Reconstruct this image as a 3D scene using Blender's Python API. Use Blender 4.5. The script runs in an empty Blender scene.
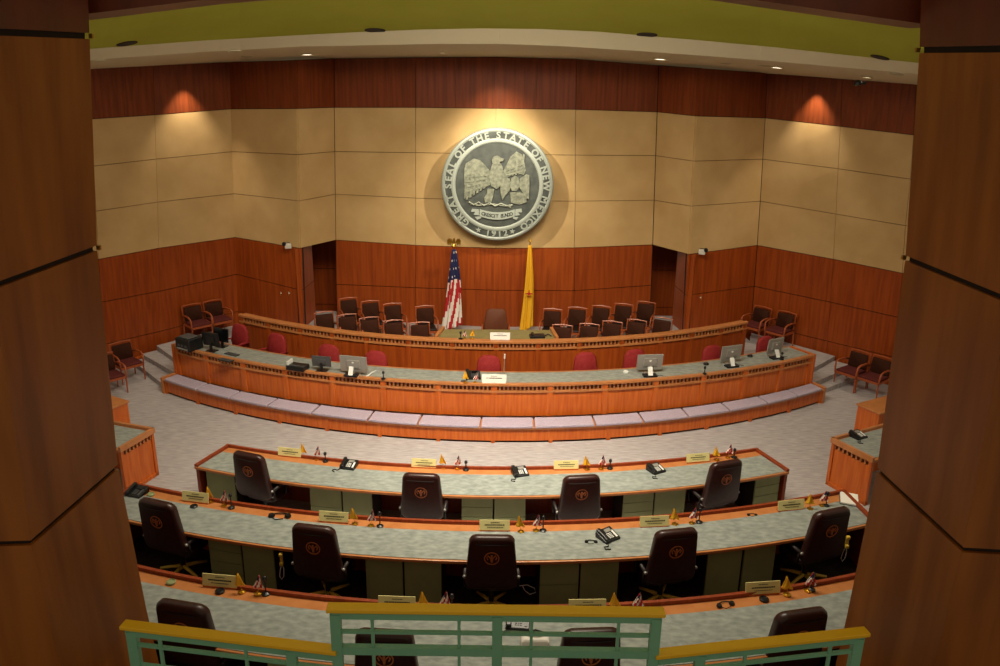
import bpy, math, random
from mathutils import Vector, Matrix
from mathutils.bvhtree import BVHTree
random.seed(7)
C = bpy.context.scene.collection
F = 820.0; PIT = math.radians(18.5); ROLL = math.radians(0.8); H = 7.4
RM = Matrix.Rotation(math.pi/2-PIT, 3, 'X') @ Matrix.Rotation(ROLL, 3, 'Z')
CAM = Vector((0, 0, H))
def ray(px, py): return RM @ Vector(((px-500)/F, (333-py)/F, -1))
def pz(px, py, z):
    v = ray(px, py); return CAM + v*((z-H)/v.z)
def pY(px, py, Y):
    v = ray(px, py); return CAM + v*(Y/v.y)
def proj(p):
    q = RM.transposed() @ (Vector(p)-CAM); return 500+F*q.x/-q.z, 333-F*q.y/-q.z

# ---------------------------------------------------------------- materials
def srgb(r, g, b):
    f = lambda c: (c/255/12.92) if c/255 <= .04045 else ((c/255+.055)/1.055)**2.4
    return (f(r), f(g), f(b), 1)
MATS = {}
def mat(name, col, rough=.5, metal=0, col2=None, kind=None, scale=(1, 1, 1), nscale=4, bump=0, emit=None, spec=.5, detail=4, lo=.35, hi=.65):
    m = bpy.data.materials.new(name); m.use_nodes = True
    nt = m.node_tree; b = nt.nodes['Principled BSDF']
    b.inputs['Base Color'].default_value = col
    b.inputs['Roughness'].default_value = rough; b.inputs['Metallic'].default_value = metal
    b.inputs['Specular IOR Level'].default_value = spec
    if emit:
        b.inputs['Emission Color'].default_value = emit[0]; b.inputs['Emission Strength'].default_value = emit[1]
    if col2:
        tc = nt.nodes.new('ShaderNodeTexCoord'); mp = nt.nodes.new('ShaderNodeMapping')
        mp.inputs['Scale'].default_value = scale
        nt.links.new(tc.outputs['Object'], mp.inputs['Vector'])
        if kind == 'voronoi':
            n = nt.nodes.new('ShaderNodeTexVoronoi'); n.inputs['Scale'].default_value = nscale; out = n.outputs['Distance']
        elif kind == 'wave':
            n = nt.nodes.new('ShaderNodeTexWave'); n.inputs['Scale'].default_value = nscale; n.inputs['Distortion'].default_value = 1; out = n.outputs['Fac']
        else:
            n = nt.nodes.new('ShaderNodeTexNoise'); n.inputs['Scale'].default_value = nscale; n.inputs['Detail'].default_value = detail; out = n.outputs['Fac']
        nt.links.new(mp.outputs['Vector'], n.inputs['Vector'])
        cr = nt.nodes.new('ShaderNodeValToRGB')
        cr.color_ramp.elements[0].position = lo; cr.color_ramp.elements[1].position = hi
        cr.color_ramp.elements[0].color = col; cr.color_ramp.elements[1].color = col2
        nt.links.new(out, cr.inputs['Fac']); nt.links.new(cr.outputs['Color'], b.inputs['Base Color'])
        if bump:
            bp = nt.nodes.new('ShaderNodeBump'); bp.inputs['Strength'].default_value = bump; bp.inputs['Distance'].default_value = .01
            nt.links.new(out, bp.inputs['Height']); nt.links.new(bp.outputs['Normal'], b.inputs['Normal'])
    MATS[name] = m; return m
wall_wood = mat('wall_cherry_wood', srgb(132, 56, 16), .42, col2=srgb(156, 72, 22), scale=(9, 9, .5), nscale=1.5, spec=.3)
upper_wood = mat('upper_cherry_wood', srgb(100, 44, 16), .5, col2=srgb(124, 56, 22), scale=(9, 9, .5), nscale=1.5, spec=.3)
desk_wood = mat('desk_cherry_wood', srgb(178, 84, 26), .38, col2=srgb(198, 104, 40), scale=(10, 10, .8), nscale=2, spec=.4)
trim_wood = mat('trim_cherry_wood', srgb(172, 108, 60), .3, col2=srgb(184, 120, 70), scale=(3, 3, 3), nscale=2, spec=.5)
dark_wood = mat('dark_cherry_wood', srgb(120, 46, 18), .4, col2=srgb(140, 58, 24), scale=(10, 10, .8), nscale=2)
column_wood = mat('column_cherry_wood', srgb(122, 66, 14), .42, col2=srgb(152, 88, 24), scale=(3.5, 3.5, .35), nscale=1.3, spec=.35, detail=6)
column_dark = mat('column_dark_wood', srgb(84, 34, 14), .4, col2=srgb(100, 42, 18), scale=(4, 4, .4), nscale=1.5)
groove = mat('groove_shadow_black', srgb(30, 14, 8), .8)
dentil_dark = mat('dentil_gap_wood', srgb(104, 42, 14), .7)
seam_m = mat('beige_seam_brown', srgb(92, 66, 36), .9)
brass_pin = mat('groove_end_brass', srgb(190, 150, 60), .3, 1)
beige = mat('beige_acoustic_fabric', srgb(186, 154, 104), .85, col2=srgb(198, 166, 116), nscale=1.2, spec=.1)
plaster = mat('cream_plaster', srgb(204, 194, 164), .8, spec=.1)
green_paint = mat('olive_green_paint', srgb(176, 182, 70), .8, col2=srgb(168, 172, 62), nscale=.5, spec=.1)
carpet = mat('grey_carpet', srgb(152, 146, 146), .95, col2=srgb(178, 172, 172), scale=(1.2, 9, 1), nscale=3.5, spec=.05, bump=.2, detail=8)
dark_carpet = mat('dark_step_carpet', srgb(46, 40, 38), .95, col2=srgb(58, 50, 46), nscale=10, spec=.05)
stone = mat('green_grey_marbled_laminate', srgb(116, 124, 120), .4, col2=srgb(152, 158, 152), scale=(2.2, 4, 1), nscale=4.0, spec=.45, detail=9, lo=.3, hi=.7)
tan_top = mat('tan_desk_surface', srgb(122, 112, 70), .5, col2=srgb(134, 124, 80), nscale=6)
cushion_m = mat('lavender_grey_fabric', srgb(164, 152, 168), .9, col2=srgb(174, 162, 178), nscale=30, spec=.1)
leather = mat('dark_brown_leather', srgb(42, 18, 16), .36, col2=srgb(52, 24, 20), nscale=20, spec=.5)
leather2 = mat('black_leather', srgb(26, 16, 15), .5, spec=.4)
gold_print = mat('gold_print', srgb(176, 104, 60), .5)
star_base = mat('yellow_wood_base', srgb(214, 182, 66), .4)
red_fab = mat('burgundy_upholstery', srgb(128, 32, 34), .7, col2=srgb(138, 40, 40), nscale=20, spec=.2)
brown_fab = mat('dark_brown_ribbed_upholstery', srgb(40, 20, 14), .8, col2=srgb(72, 40, 26), scale=(1, 0, 0), nscale=14, kind='wave', spec=.1)
maroon_fab = mat('maroon_seat_upholstery', srgb(84, 34, 32), .7, col2=srgb(92, 40, 38), nscale=20, spec=.2)
tan_fab = mat('tan_brown_upholstery', srgb(96, 48, 22), .7)
arm_wood = mat('chair_oak_wood', srgb(150, 72, 36), .35, col2=srgb(166, 84, 44), nscale=6)
cab_green = mat('olive_cabinet_laminate', srgb(128, 138, 94), .5, col2=srgb(136, 146, 100), nscale=3)
black_p = mat('black_plastic', srgb(18, 18, 20), .35)
grey_p = mat('grey_plastic', srgb(70, 72, 74), .4)
silver_p = mat('silver_plastic', srgb(150, 148, 142), .35, .3)
white_p = mat('white_plastic', srgb(220, 222, 218), .4)
screen_m = mat('dark_glass_screen', srgb(14, 16, 20), .12)
paper = mat('cream_card', srgb(214, 204, 140), .7)
whitepaper = mat('white_paper', srgb(225, 222, 214), .7)
ink = mat('black_ink', srgb(40, 34, 26), .7)
yellow_cloth = mat('yellow_flag_cloth', srgb(226, 168, 20), .7)
red_cloth = mat('red_flag_cloth', srgb(172, 20, 26), .7)
white_cloth = mat('white_flag_cloth', srgb(226, 218, 208), .7)
blue_cloth = mat('blue_flag_cloth', srgb(16, 22, 70), .7)
brass = mat('polished_brass', srgb(206, 160, 60), .28, 1)
cap_m = mat('yellow_brass_rail_cap', srgb(238, 188, 30), .32, .1)
teal = mat('teal_painted_metal', srgb(112, 172, 146), .4, col2=srgb(118, 178, 152), nscale=8)
seal_dark = mat('dark_cast_metal', srgb(52, 56, 52), .5, .15, col2=srgb(68, 72, 66), nscale=6)
seal_silver = mat('bright_cast_metal', srgb(138, 144, 134), .45, .1)
seal_mid = mat('relief_cast_metal', srgb(92, 95, 82), .45, .15, col2=srgb(124, 126, 108), nscale=12, bump=.3)
led = mat('downlight_lens', srgb(255, 245, 215), .5, emit=((1, .9, .7, 1), 4))
vent_m = mat('dark_vent_metal', srgb(70, 60, 30), .6)
cam_white = mat('camera_white', srgb(200, 196, 184), .4)

# ---------------------------------------------------------------- mesh builder
class MB:
    def __init__(s): s.v = []; s.f = []; s.m = []; s.cur = 0
    def add(s, vs, fs):
        o = len(s.v); s.v += [Vector(v) for v in vs]
        s.f += [tuple(i+o for i in f) for f in fs]; s.m += [s.cur]*len(fs); return s
    def box(s, c, d, rz=0, rx=0, ry=0):
        M = Matrix.Rotation(rz, 3, 'Z') @ Matrix.Rotation(ry, 3, 'Y') @ Matrix.Rotation(rx, 3, 'X')
        vs = [Vector(c)+M @ Vector((x*d[0]/2, y*d[1]/2, z*d[2]/2)) for x in (-1, 1) for y in (-1, 1) for z in (-1, 1)]
        return s.add(vs, [(0, 1, 3, 2), (4, 6, 7, 5), (0, 4, 5, 1), (2, 3, 7, 6), (0, 2, 6, 4), (1, 5, 7, 3)])
    def prism(s, poly, z0, z1):
        n = len(poly)
        a = sum(poly[i][0]*poly[(i+1) % n][1]-poly[(i+1) % n][0]*poly[i][1] for i in range(n))
        if a < 0: poly = poly[::-1]
        vs = [(p[0], p[1], z0) for p in poly]+[(p[0], p[1], z1) for p in poly]
        return s.add(vs, [tuple(range(n))[::-1], tuple(range(n, 2*n))]+[(i, (i+1) % n, n+(i+1) % n, n+i) for i in range(n)])
    def tube(s, pts, r, n=8, r2=None):
        pts = [Vector(p) for p in pts]; L = len(pts); vs = []; fs = []
        up = Vector((0, 0, 1))
        for i, p in enumerate(pts):
            t = (pts[min(i+1, L-1)]-pts[max(i-1, 0)]).normalized()
            a = t.cross(up if abs(t.z) < .95 else Vector((0, 1, 0))).normalized(); b = t.cross(a).normalized()
            rr = r if r2 is None else r+(r2-r)*i/(L-1)
            vs += [p+(a*math.cos(k*2*math.pi/n)+b*math.sin(k*2*math.pi/n))*rr for k in range(n)]
        for i in range(L-1):
            for k in range(n): fs.append((i*n+k, i*n+(k+1) % n, (i+1)*n+(k+1) % n, (i+1)*n+k))
        fs += [tuple(range(n))[::-1], tuple(range((L-1)*n, L*n))]
        return s.add(vs, fs)
    def lathe(s, prof, c=(0, 0, 0), n=24, M=None, cap=True):
        vs = []; fs = []; L = len(prof)
        for r, z in prof:
            for k in range(n):
                a = 2*math.pi*k/n; v = Vector((r*math.cos(a), r*math.sin(a), z))
                if M: v = M @ v
                vs.append(v+Vector(c))
        for i in range(L-1):
            for k in range(n): fs.append((i*n+k, i*n+(k+1) % n, (i+1)*n+(k+1) % n, (i+1)*n+k))
        if cap: fs += [tuple(range(n))[::-1], tuple(range((L-1)*n, L*n))]
        return s.add(vs, fs)
    def grid(s, rows, closed=False):
        n = len(rows[0]); vs = [p for r in rows for p in r]; fs = []
        for i in range(len(rows)-1):
            for k in range(n if closed else n-1): fs.append((i*n+k, i*n+(k+1) % n, (i+1)*n+(k+1) % n, (i+1)*n+k))
        return s.add(vs, fs)
    def loft(s, rows):
        n = len(rows[0]); L = len(rows); s.grid(rows, True); o = len(s.v)-n*L
        s.f += [tuple(range(o, o+n))[::-1], tuple(range(o+(L-1)*n, o+L*n))]; s.m += [s.cur]*2; return s
    def build(s, name, m, parent=None, org=(0, 0, 0), smooth=False, bevel=0, seg=2, sub=0, flip=False):
        me = bpy.data.meshes.new(name); o3 = Vector(org)
        me.from_pydata([tuple(v-o3) for v in s.v], [], s.f)
        ms = m if isinstance(m, (list, tuple)) else [m]
        for x in ms: me.materials.append(x)
        for p, k in zip(me.polygons, s.m):
            p.material_index = k; p.use_smooth = smooth
        me.validate(); me.update()
        import bmesh
        bm = bmesh.new(); bm.from_mesh(me); bmesh.ops.recalc_face_normals(bm, faces=bm.faces); bm.to_mesh(me); bm.free()
        ob = bpy.data.objects.new(name, me); C.objects.link(ob)
        if parent: ob.parent = parent
        else: ob.location = o3
        if bevel:
            b = ob.modifiers.new('b', 'BEVEL'); b.width = bevel; b.segments = seg; b.limit_method = 'ANGLE'; b.angle_limit = math.radians(40)
        if sub:
            b = ob.modifiers.new('s', 'SUBSURF'); b.levels = sub; b.render_levels = sub
        return ob
def tag(o, label=None, cat=None, group=None, kind=None):
    if label: o['label'] = label
    if cat: o['category'] = cat
    if group: o['group'] = group
    if kind: o['kind'] = kind
    return o
def empty(name, loc=(0, 0, 0), rz=0):
    o = bpy.data.objects.new(name, None); C.objects.link(o); o.location = loc; o.rotation_euler = (0, 0, rz)
    o.empty_display_size = .1; return o
def struct(mb, name, m, label=None, **k):
    o = mb.build(name, m, **k); tag(o, label, kind='structure'); return o
def copy_tree(o, parent=None):
    c = o.copy(); C.objects.link(c); c.parent = parent
    for ch in [x for x in bpy.data.objects if x.parent == o]: copy_tree(ch, c)
    return c
def place(proto, first, loc, rz, label, group=None, sc=None):
    o = proto if first else copy_tree(proto)
    o.location = loc; o.rotation_euler = (0, 0, rz); o['label'] = label
    if group: o['group'] = group
    if sc: o.scale = sc
    return o
def lerp(a, b, t): return a+(b-a)*t
def interp(xs, ys, x):
    if x <= xs[0]: return ys[0]+(ys[1]-ys[0])*(x-xs[0])/(xs[1]-xs[0])
    for i in range(len(xs)-1):
        if x <= xs[i+1] or i == len(xs)-2: return ys[i]+(ys[i+1]-ys[i])*(x-xs[i])/(xs[i+1]-xs[i])

# curved footprints: near half of a circle, parameter t runs from x0 to x1
class Arc:
    def __init__(s, cx, cy, r, x0, x1): s.a = (cx, cy, r); s.x0 = x0; s.x1 = x1
    def at(s, t, off=0, z=0):
        cx, cy, r = s.a; x = lerp(s.x0, s.x1, t); y = cy-math.sqrt(max(r*r-(x-cx)**2, 0))
        n = Vector((cx-x, cy-y, 0)).normalized()   # towards the centre = away from the camera
        return Vector((x, y, z))+n*off
    def t_px(s, px, z):
        lo, hi = -.2, 1.2
        for _ in range(40):
            m = (lo+hi)/2
            if proj(s.at(m, 0, z))[0] < px: lo = m
            else: hi = m
        return (lo+hi)/2
def ribbon(mb, A, B, z0, z1, t0=0, t1=1, oa=0, ob=0, n=48):
    """solid between curve A (offset oa) and curve B (offset ob)"""
    k = max(2, int(n*abs(t1-t0))+1)
    rows = []
    for i in range(k+1):
        t = lerp(t0, t1, i/k); a = A.at(t, oa); b = B.at(t, ob)
        rows.append([(a.x, a.y, z0), (b.x, b.y, z0), (b.x, b.y, z1), (a.x, a.y, z1)])
    return mb.loft(rows)

# ---------------------------------------------------------------- camera, world, lights
cd = bpy.data.cameras.new('camera'); co = bpy.data.objects.new('camera', cd); C.objects.link(co)
cd.sensor_width = 36; cd.lens = F*36/1000; cd.clip_start = .05; cd.clip_end = 200
co.matrix_world = Matrix.Translation(CAM) @ RM.to_4x4()
bpy.context.scene.camera = co
w = bpy.data.worlds.new('world'); bpy.context.scene.world = w; w.use_nodes = True
w.node_tree.nodes['Background'].inputs[0].default_value = (1, .80, .52, 1)
w.node_tree.nodes['Background'].inputs[1].default_value = .30
sc = bpy.context.scene
sc.view_settings.view_transform = 'Standard'; sc.view_settings.look = 'None'
sc.view_settings.exposure = 0; sc.view_settings.gamma = 1; sc.view_settings.use_curve_mapping = False
sc.cycles.use_denoising = True; sc.cycles.max_bounces = 6
def area(name, loc, size, power, col, target=None, spread=180):
    d = bpy.data.lights.new(name, 'AREA'); d.shape = 'RECTANGLE'; d.size, d.size_y = size; d.energy = power; d.color = col; d.spread = math.radians(spread)
    o = bpy.data.objects.new(name, d); C.objects.link(o); o.location = loc
    if target: o.rotation_euler = (Vector(target)-Vector(loc)).to_track_quat('-Z', 'Y').to_euler()
    return o
def spot(name, loc, target, power, col, ang, blend=.5, r=.05):
    d = bpy.data.lights.new(name, 'SPOT'); d.energy = power; d.color = col; d.spot_size = math.radians(ang); d.spot_blend = blend; d.shadow_soft_size = r
    o = bpy.data.objects.new(name, d); C.objects.link(o); o.location = loc
    o.rotation_euler = (Vector(target)-Vector(loc)).to_track_quat('-Z', 'Y').to_euler(); return o
WARM = (1, .87, .68)
area('ceiling_light_panel', (0, 10.2, 9.6), (5, 1.6), 520, WARM, (0, 13.2, 0), 110)
area('ceiling_light_rear', (0, 5.5, 10), (6, 2), 10, WARM, (0, 7, 0))
area('added_wall_fill', (0, 11, 8.8), (9, .8), 200, WARM, (0, 20.5, 4.2), 120)  # unseen area light added to brighten the back wall
area('added_cove_fill', (0, 9.5, 8.0+.6), (8, .6), 150, (1, .93, .74), (0, 15.5, 9.0), 170)  # added fill above the frame, lifts the green cove and soffit
spot('seat_spot', (0, 9.6, 9.2), (0, 12.6, .8), 1500, (1, .92, .80), 44, 1, .3)
spot('dais_spot_left', (-4.5, 12.2, 8.6), (-4.6, 16.4, .8), 650, WARM, 70, .9, .3)
spot('dais_spot_right', (4.5, 12.2, 8.6), (4.6, 16.4, .8), 650, WARM, 70, .9, .3)
spot('floor_spot', (0, 11.5, 9), (0, 14.5, 0), 750, WARM, 70, .9, .3)

# ---------------------------------------------------------------- walls
# vertical lines: pixel (x, y) at beige bottom, then y/x at the other levels
LV = {
 'A': dict(b=(98, 259), L=[(105, 344), (101, 302), (98, 259), (95.5, 211), (93, 166), (91.5, 119), (90, 69)]),
 'B': dict(b=(158, 248), L=[(160, 331), (159, 291), (158, 248), (157, 202), (155.5, 159), (154, 115), (152.5, 65)]),
 'C': dict(b=(235.5, 237), L=[(238, 311), (236.5, 274), (235.5, 237), (234, 193.5), (232.5, 151.5), (231, 109), (230, 62)]),
 'D': dict(b=(300, 248), L=[(303, 327), (301.5, 290), (300, 248), (299, 200.7), (298, 154.5), (297.5, 108.6), (297, 60)]),
 'E': dict(b=(335.6, 239.7), L=[(337, 322), (336, 284), (335.6, 239.7), (335, 194), (334.5, 151.5), (334, 107.5), (334, 58.5)]),
 'K': dict(b=(416, 245), L=[(416, 330), (416, 287.5), (416, 245), (416, 198), (416, 152.5), (416, 107.5), (416, 57.5)]),
 'M': dict(b=(496, 248), L=[(496, 332), (496, 290), (496, 248), (496, 200.5), (496, 154), (496, 108.5), (496, 57)]),
 'N': dict(b=(574, 247.5), L=[(573, 333), (574, 290.5), (574, 247.5), (575, 201), (575, 155), (575.5, 109.5), (576, 59)]),
 'F': dict(b=(653, 244.5), L=[(650, 325), (651.5, 285), (653, 244.5), (654.5, 200), (656, 155.5), (657.5, 112), (659, 65.3)]),
 'G': dict(b=(689, 254), L=[(685, 334), (687, 295), (689, 254), (691, 206), (693.5, 161), (696, 116), (698, 68)]),
 'Hh': dict(b=(757, 245), L=[(751, 322), (754, 286), (757, 245), (760, 201), (762.5, 159), (765, 118), (767, 73)]),
 'I': dict(b=(834, 259), L=[(828, 341), (831, 302), (834, 259), (836.5, 214), (838.7, 168.7), (841, 126.5), (843, 79)]),
 'J': dict(b=(903, 273), L=[(894, 357), (898, 317), (903, 273), (906, 225.5), (911, 179), (914, 135), (917, 84)]),
}
for k, d in LV.items():
    p = pz(*d['b'], 2.8); d['xy'] = p
    d['P'] = [pY(x, y, p.y) for x, y in d['L']]      # 0 low seam, 1 mid seam, 2 beige bottom, 3, 4, 5 beige top, 6 wall top
    f = (d['P'][1]-d['P'][0])/(d['P'][1].z-d['P'][0].z)
    d['P'].insert(0, d['P'][0]+f*(0-d['P'][0].z))     # floor
def extend(k, a, b, t, name):
    """a vertical line beyond a along b->a"""
    LV[name] = dict(P=[lerp(LV[b]['P'][i], LV[a]['P'][i], t) for i in range(8)])
extend('A', 'A', 'B', 2.2, 'A2'); extend('J', 'J', 'I', 2.2, 'J2')
def panel_cell(mb, a0, b0, a1, b1, g=.014, th=.03, gl=.004, gr=.004):
    """panel slab between four corners (a lower/upper = a0,a1; b = b0,b1), face towards the room"""
    u = (b0-a0).normalized(); n = u.cross(Vector((0, 0, 1))).normalized()
    up0 = (a1-a0).normalized(); up1 = (b1-b0).normalized()
    q = [a0+u*gl+up0*g, b0-u*gr+up1*g, b1-u*gr-up1*g, a1+u*gl-up0*g]
    vs = q+[p+n*th for p in q]
    mb.add(vs, [(0, 1, 2, 3), (4, 7, 6, 5), (0, 4, 5, 1), (1, 5, 6, 2), (2, 6, 7, 3), (3, 7, 4, 0)])
VG = {'M': 0, 'E': .03, 'F': .034, 'C': .02, 'Hh': .034, 'D': 0, 'G': 0, 'D3': 0, 'G3': 0}
def wall(name, keys, levels, m, cells_split=None, label=None, back=True, g=.014):
    mb = MB(); ms = m if isinstance(m, list) else [m]
    for a, b in zip(keys, keys[1:]):
        for i, (l0, l1, mi) in enumerate(levels):
            mb.cur = mi
            A0, A1, B0, B1 = LV[a]['P'][l0], LV[a]['P'][l1], LV[b]['P'][l0], LV[b]['P'][l1]
            ns = (cells_split or {}).get((a, b, l0), 1)
            for j in range(ns):
                t0, t1 = j/ns, (j+1)/ns
                panel_cell(mb, lerp(A0, B0, t0), lerp(A0, B0, t1), lerp(A1, B1, t0), lerp(A1, B1, t1), .007 if mi == 1 else .010,
                           gl=(VG.get(a, .005) if j == 0 else .003), gr=(VG.get(b, .005) if j == ns-1 else .003))
        for l0, l1, mi in levels:
            mb.cur = len(ms)+(1 if mi == 1 else 0)
            a0, b0, a1, b1 = LV[a]['P'][l0], LV[b]['P'][l0], LV[a]['P'][l1], LV[b]['P'][l1]
            u = (b0-a0).normalized(); n = u.cross(Vector((0, 0, 1))).normalized()
            q = [a0, b0, b1, a1]; e = [p-n*.12 for p in q]; q = [p-n*.004 for p in q]
            mb.add(q+e, [(0, 1, 2, 3), (4, 7, 6, 5), (0, 4, 5, 1), (1, 5, 6, 2), (2, 6, 7, 3), (3, 7, 4, 0)])
    return struct(mb, name, ms+[groove, seam_m], label)
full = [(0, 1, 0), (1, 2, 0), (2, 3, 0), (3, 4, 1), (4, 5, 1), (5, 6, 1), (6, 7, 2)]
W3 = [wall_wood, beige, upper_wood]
wall('wall_left', ['A2', 'A', 'B', 'C'], full, W3, {('A', 'B', 6): 2})
wall('wall_right', ['Hh', 'I', 'J', 'J2'], full, W3, {('Hh', 'I', 6): 2})
# piers: wood base and beige bulkhead box above
wall('wall_pier_left', ['C', 'D'], full, W3)
wall('wall_pier_right', ['G', 'Hh'], full, W3, {('G', 'Hh', 6): 2})
up = full[3:]
wall('wall_bulkhead_left', ['D', 'E'], up, W3)
wall('wall_bulkhead_right', ['F', 'G'], up, W3, {('F', 'G', 6): 1})
wall('wall_back', ['E', 'K', 'M', 'N', 'F'], up, W3, {('K', 'M', 6): 2, ('M', 'N', 6): 2, ('N', 'F', 6): 2})
# wood wall behind the seats, running on behind the piers
wall('wall_back_lower', ['E', 'K', 'M', 'N', 'F'], full[:3], [wall_wood, beige, upper_wood])
for side, src, pxs in (('left', 'E', (296, 352)), ('right', 'F', (640, 694))):
    ks = []
    for n_, px in enumerate(pxs):
        k = 'niche_%s_%d' % (side, n_); ks.append(k)
        LV[k] = dict(P=[Vector((pY(px, 280, p.y+1.7).x, p.y+1.7, p.z)) for p in LV[src]['P']])
    wall('wall_niche_'+side, ks, full[:3], W3)
    p = LV[src]['P'][3]; sx = -1 if side == 'left' else 1
    struct(MB().box((p.x+sx*1.65, p.y+1.25, p.z+.1), (3.2, 2.0, .08)), 'niche_light_cap_'+side, wall_wood)  # unseen cap added to keep world light out of the niche
    a_ = LV['D3x' if False else ('D' if side == 'left' else 'G')]['P']
    mb = MB()
    for q0, q1 in ((pY(313 if side == 'left' else 676, 285, a_[0].y+.9), pY(313 if side == 'left' else 676, 285, a_[0].y+3.2)),):
        o_ = Vector((sx*.1, 0, 0))
        mb.prism([(q0.x, q0.y), (q1.x, q1.y), (q1.x+sx*.1, q1.y), (q0.x+sx*.1, q0.y)], .0, 2.9)
    struct(mb, 'wall_niche_side_'+side, wall_wood)
    q = a_[0]; struct(MB().prism([(q.x-.05, q.y-.05), (q.x+.05, q.y-.05), (q.x+.05, q.y+.04), (q.x-.05, q.y+.04)], 0, a_[3].z-.01), 'trim_corner_'+side, wall_wood)
for nm, src, px in (('D3', 'D', 313), ('G3', 'G', 676)):   # returns of the wood piers
    q = LV[src]['P']; LV[nm] = dict(P=[Vector((pY(px, 285, p.y+.9).x, p.y+.9, p.z)) for p in q])
wall('wall_return_left', ['D', 'D3'], full[:3], W3); wall('wall_return_right', ['G3', 'G'], full[:3], W3)
for k in ('left', 'right'):
    a, b = (('D', 'E') if k == 'left' else ('F', 'G'))
    P = [LV['C' if k == 'left' else 'Hh']['P'][3], LV[a]['P'][3], LV[b]['P'][3]]
    top = [p+Vector((0, 0, .05)) for p in P]
    struct(MB().add(P+top, [(0, 1, 2), (3, 5, 4), (0, 3, 4, 1), (1, 4, 5, 2), (2, 5, 3, 0)]), 'ceiling_bulkhead_'+k, beige)

for nm, k, lo_ in (('leak_stop_inner_left', 'C', 0), ('leak_stop_inner_right', 'Hh', 0), ('leak_stop_recess_left', 'E', 3), ('leak_stop_recess_right', 'F', 3)):
    pts = []
    for p in LV[k]['P'][lo_:]:
        u = Vector((p.x, p.y, 0)).normalized(); pts.append(p+u*.055)
    struct(MB().tube(pts, .05, 8), 'trim_corner_'+nm, groove)  # dark posts added behind the corner seams to block leaking world light
# baseboards of the side walls
def baseboard(name, a, b, z):
    P, Q = [lerp(LV[k]['P'][0], LV[k]['P'][1], z/LV[k]['P'][1].z) for k in (a, b)]
    u = (Q-P).normalized(); n = u.cross(Vector((0, 0, 1)))
    mb = MB(); q = [P+n*.03, Q+n*.03, Q+n*.06, P+n*.06]
    mb.add(q+[p+Vector((0, 0, .12)) for p in q], [(3, 2, 1, 0), (4, 5, 6, 7), (0, 1, 5, 4), (1, 2, 6, 5), (2, 3, 7, 6), (3, 0, 4, 7)])
    struct(mb, name, desk_wood)
baseboard('baseboard_left', 'A2', 'B', 0); baseboard('baseboard_right', 'I', 'J2', 0)

# ---------------------------------------------------------------- ceilings
xs = list(range(40, 961, 20))
wx, wy = zip(*[(d['L'][6][0], d['L'][6][1]) for k, d in LV.items() if 'L' in d])
def wallY(x): # depth of wall top by pixel column
    return interp([40, 90, 230, 335, 500, 655, 767, 917, 960], [18.2, 19.1, 21.6, 21.6, 20.9, 21.5, 21.3, 18.6, 18], x)
e3 = lambda x: interp([40, 90, 152, 230, 334, 500, 576, 659, 767, 843, 917, 960], [72.5, 69, 65.5, 61.5, 58.2, 57, 58.7, 64.3, 72.5, 78.5, 84, 88], x)
e2 = lambda x: interp([40, 90, 200, 300, 440, 500, 560, 640, 760, 917, 960], [65, 60, 52, 46.5, 43.8, 43.8, 46, 51, 60, 74, 78], x)
e1 = lambda x: interp([40, 90, 200, 300, 360, 420, 480, 540, 600, 700, 780, 917, 960], [54, 49, 41, 35.3, 32.2, 29.8, 28.6, 29.2, 32, 40.5, 48, 63, 68], x)
mb = MB()
R3 = [pY(x, e3(x)+1.6, wallY(x)*1.02) for x in xs]; R2 = [pY(x, e2(x), wallY(x)*.80) for x in xs]; R1 = [pY(x, e1(x), wallY(x)*.785) for x in xs]
UPV = Vector((0, .5, .3))
mb.grid([R3, R2, R1, [p+UPV for p in R1], [p+Vector((0, 0, .3)) for p in R3]])
soffit = struct(mb, 'ceiling_soffit', plaster, smooth=False)
mb = MB()
G1 = [p+Vector((0, .02, .002)) for p in R1]
G2 = [pY(x, e1(x)-46, wallY(x)*.62) for x in xs]; G3 = [pY(x, -60, wallY(x)*.58) for x in xs]
mb.grid([G1, G2, G3, [p+Vector((0, .2, .2)) for p in G3], [p+Vector((0, .2, .2)) for p in G1]])
cove = struct(mb, 'ceiling_cove', green_paint, smooth=False)
def tri_bvh(o):
    me = o.data; return BVHTree.FromPolygons([o.matrix_basis @ v.co for v in me.vertices], [tuple(p.vertices) for p in me.polygons])
bs, bc = tri_bvh(soffit), tri_bvh(cove)
def ceil_disc(px, py, wpx, name, m, label, cat, group, bvh, ratio=1.0):
    d = ray(px, py).normalized(); h = bvh.ray_cast(CAM, d)
    if h[0] is None: return
    p, n = h[0], h[1]
    if n.dot(d) > 0: n = -n
    r = wpx/2*(p-CAM).length/F
    M = n.to_track_quat('Z', 'X').to_matrix()
    e = empty(name, p); tag(e, label, cat, group)
    q = MB(); q.lathe([(r*.82, .0), (r, .0), (r, .018), (r*.86, .022), (r*.82, .012)], (0, 0, 0), 24, M)
    if m is not groove: q.build('trim_ring', plaster, e)
    MB().lathe([(r*.8, .002), (r*.8, .014)], (0, 0, 0), 24, M).build('lens' if m is led else 'grille', m, e)
G = 'recessed downlights in the curved soffit'
for px, py, wd, lb in ((307, 54, 12, 'lit round downlight in the cream soffit, over the left beige pier'), (443, 52, 6, 'small lit downlight in the soffit above the left edge of the seal'),
                       (660, 58.6, 13, 'lit round downlight in the cream soffit at the right end of the back wall'), (777, 67, 12, 'lit round downlight in the soffit, over the right inner corner'),
                       (867, 76.5, 9, 'lit downlight close to the right column, at the soffit rim')):
    ceil_disc(px, py, wd, 'downlight', led, lb, 'ceiling light', G, bs)
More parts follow.
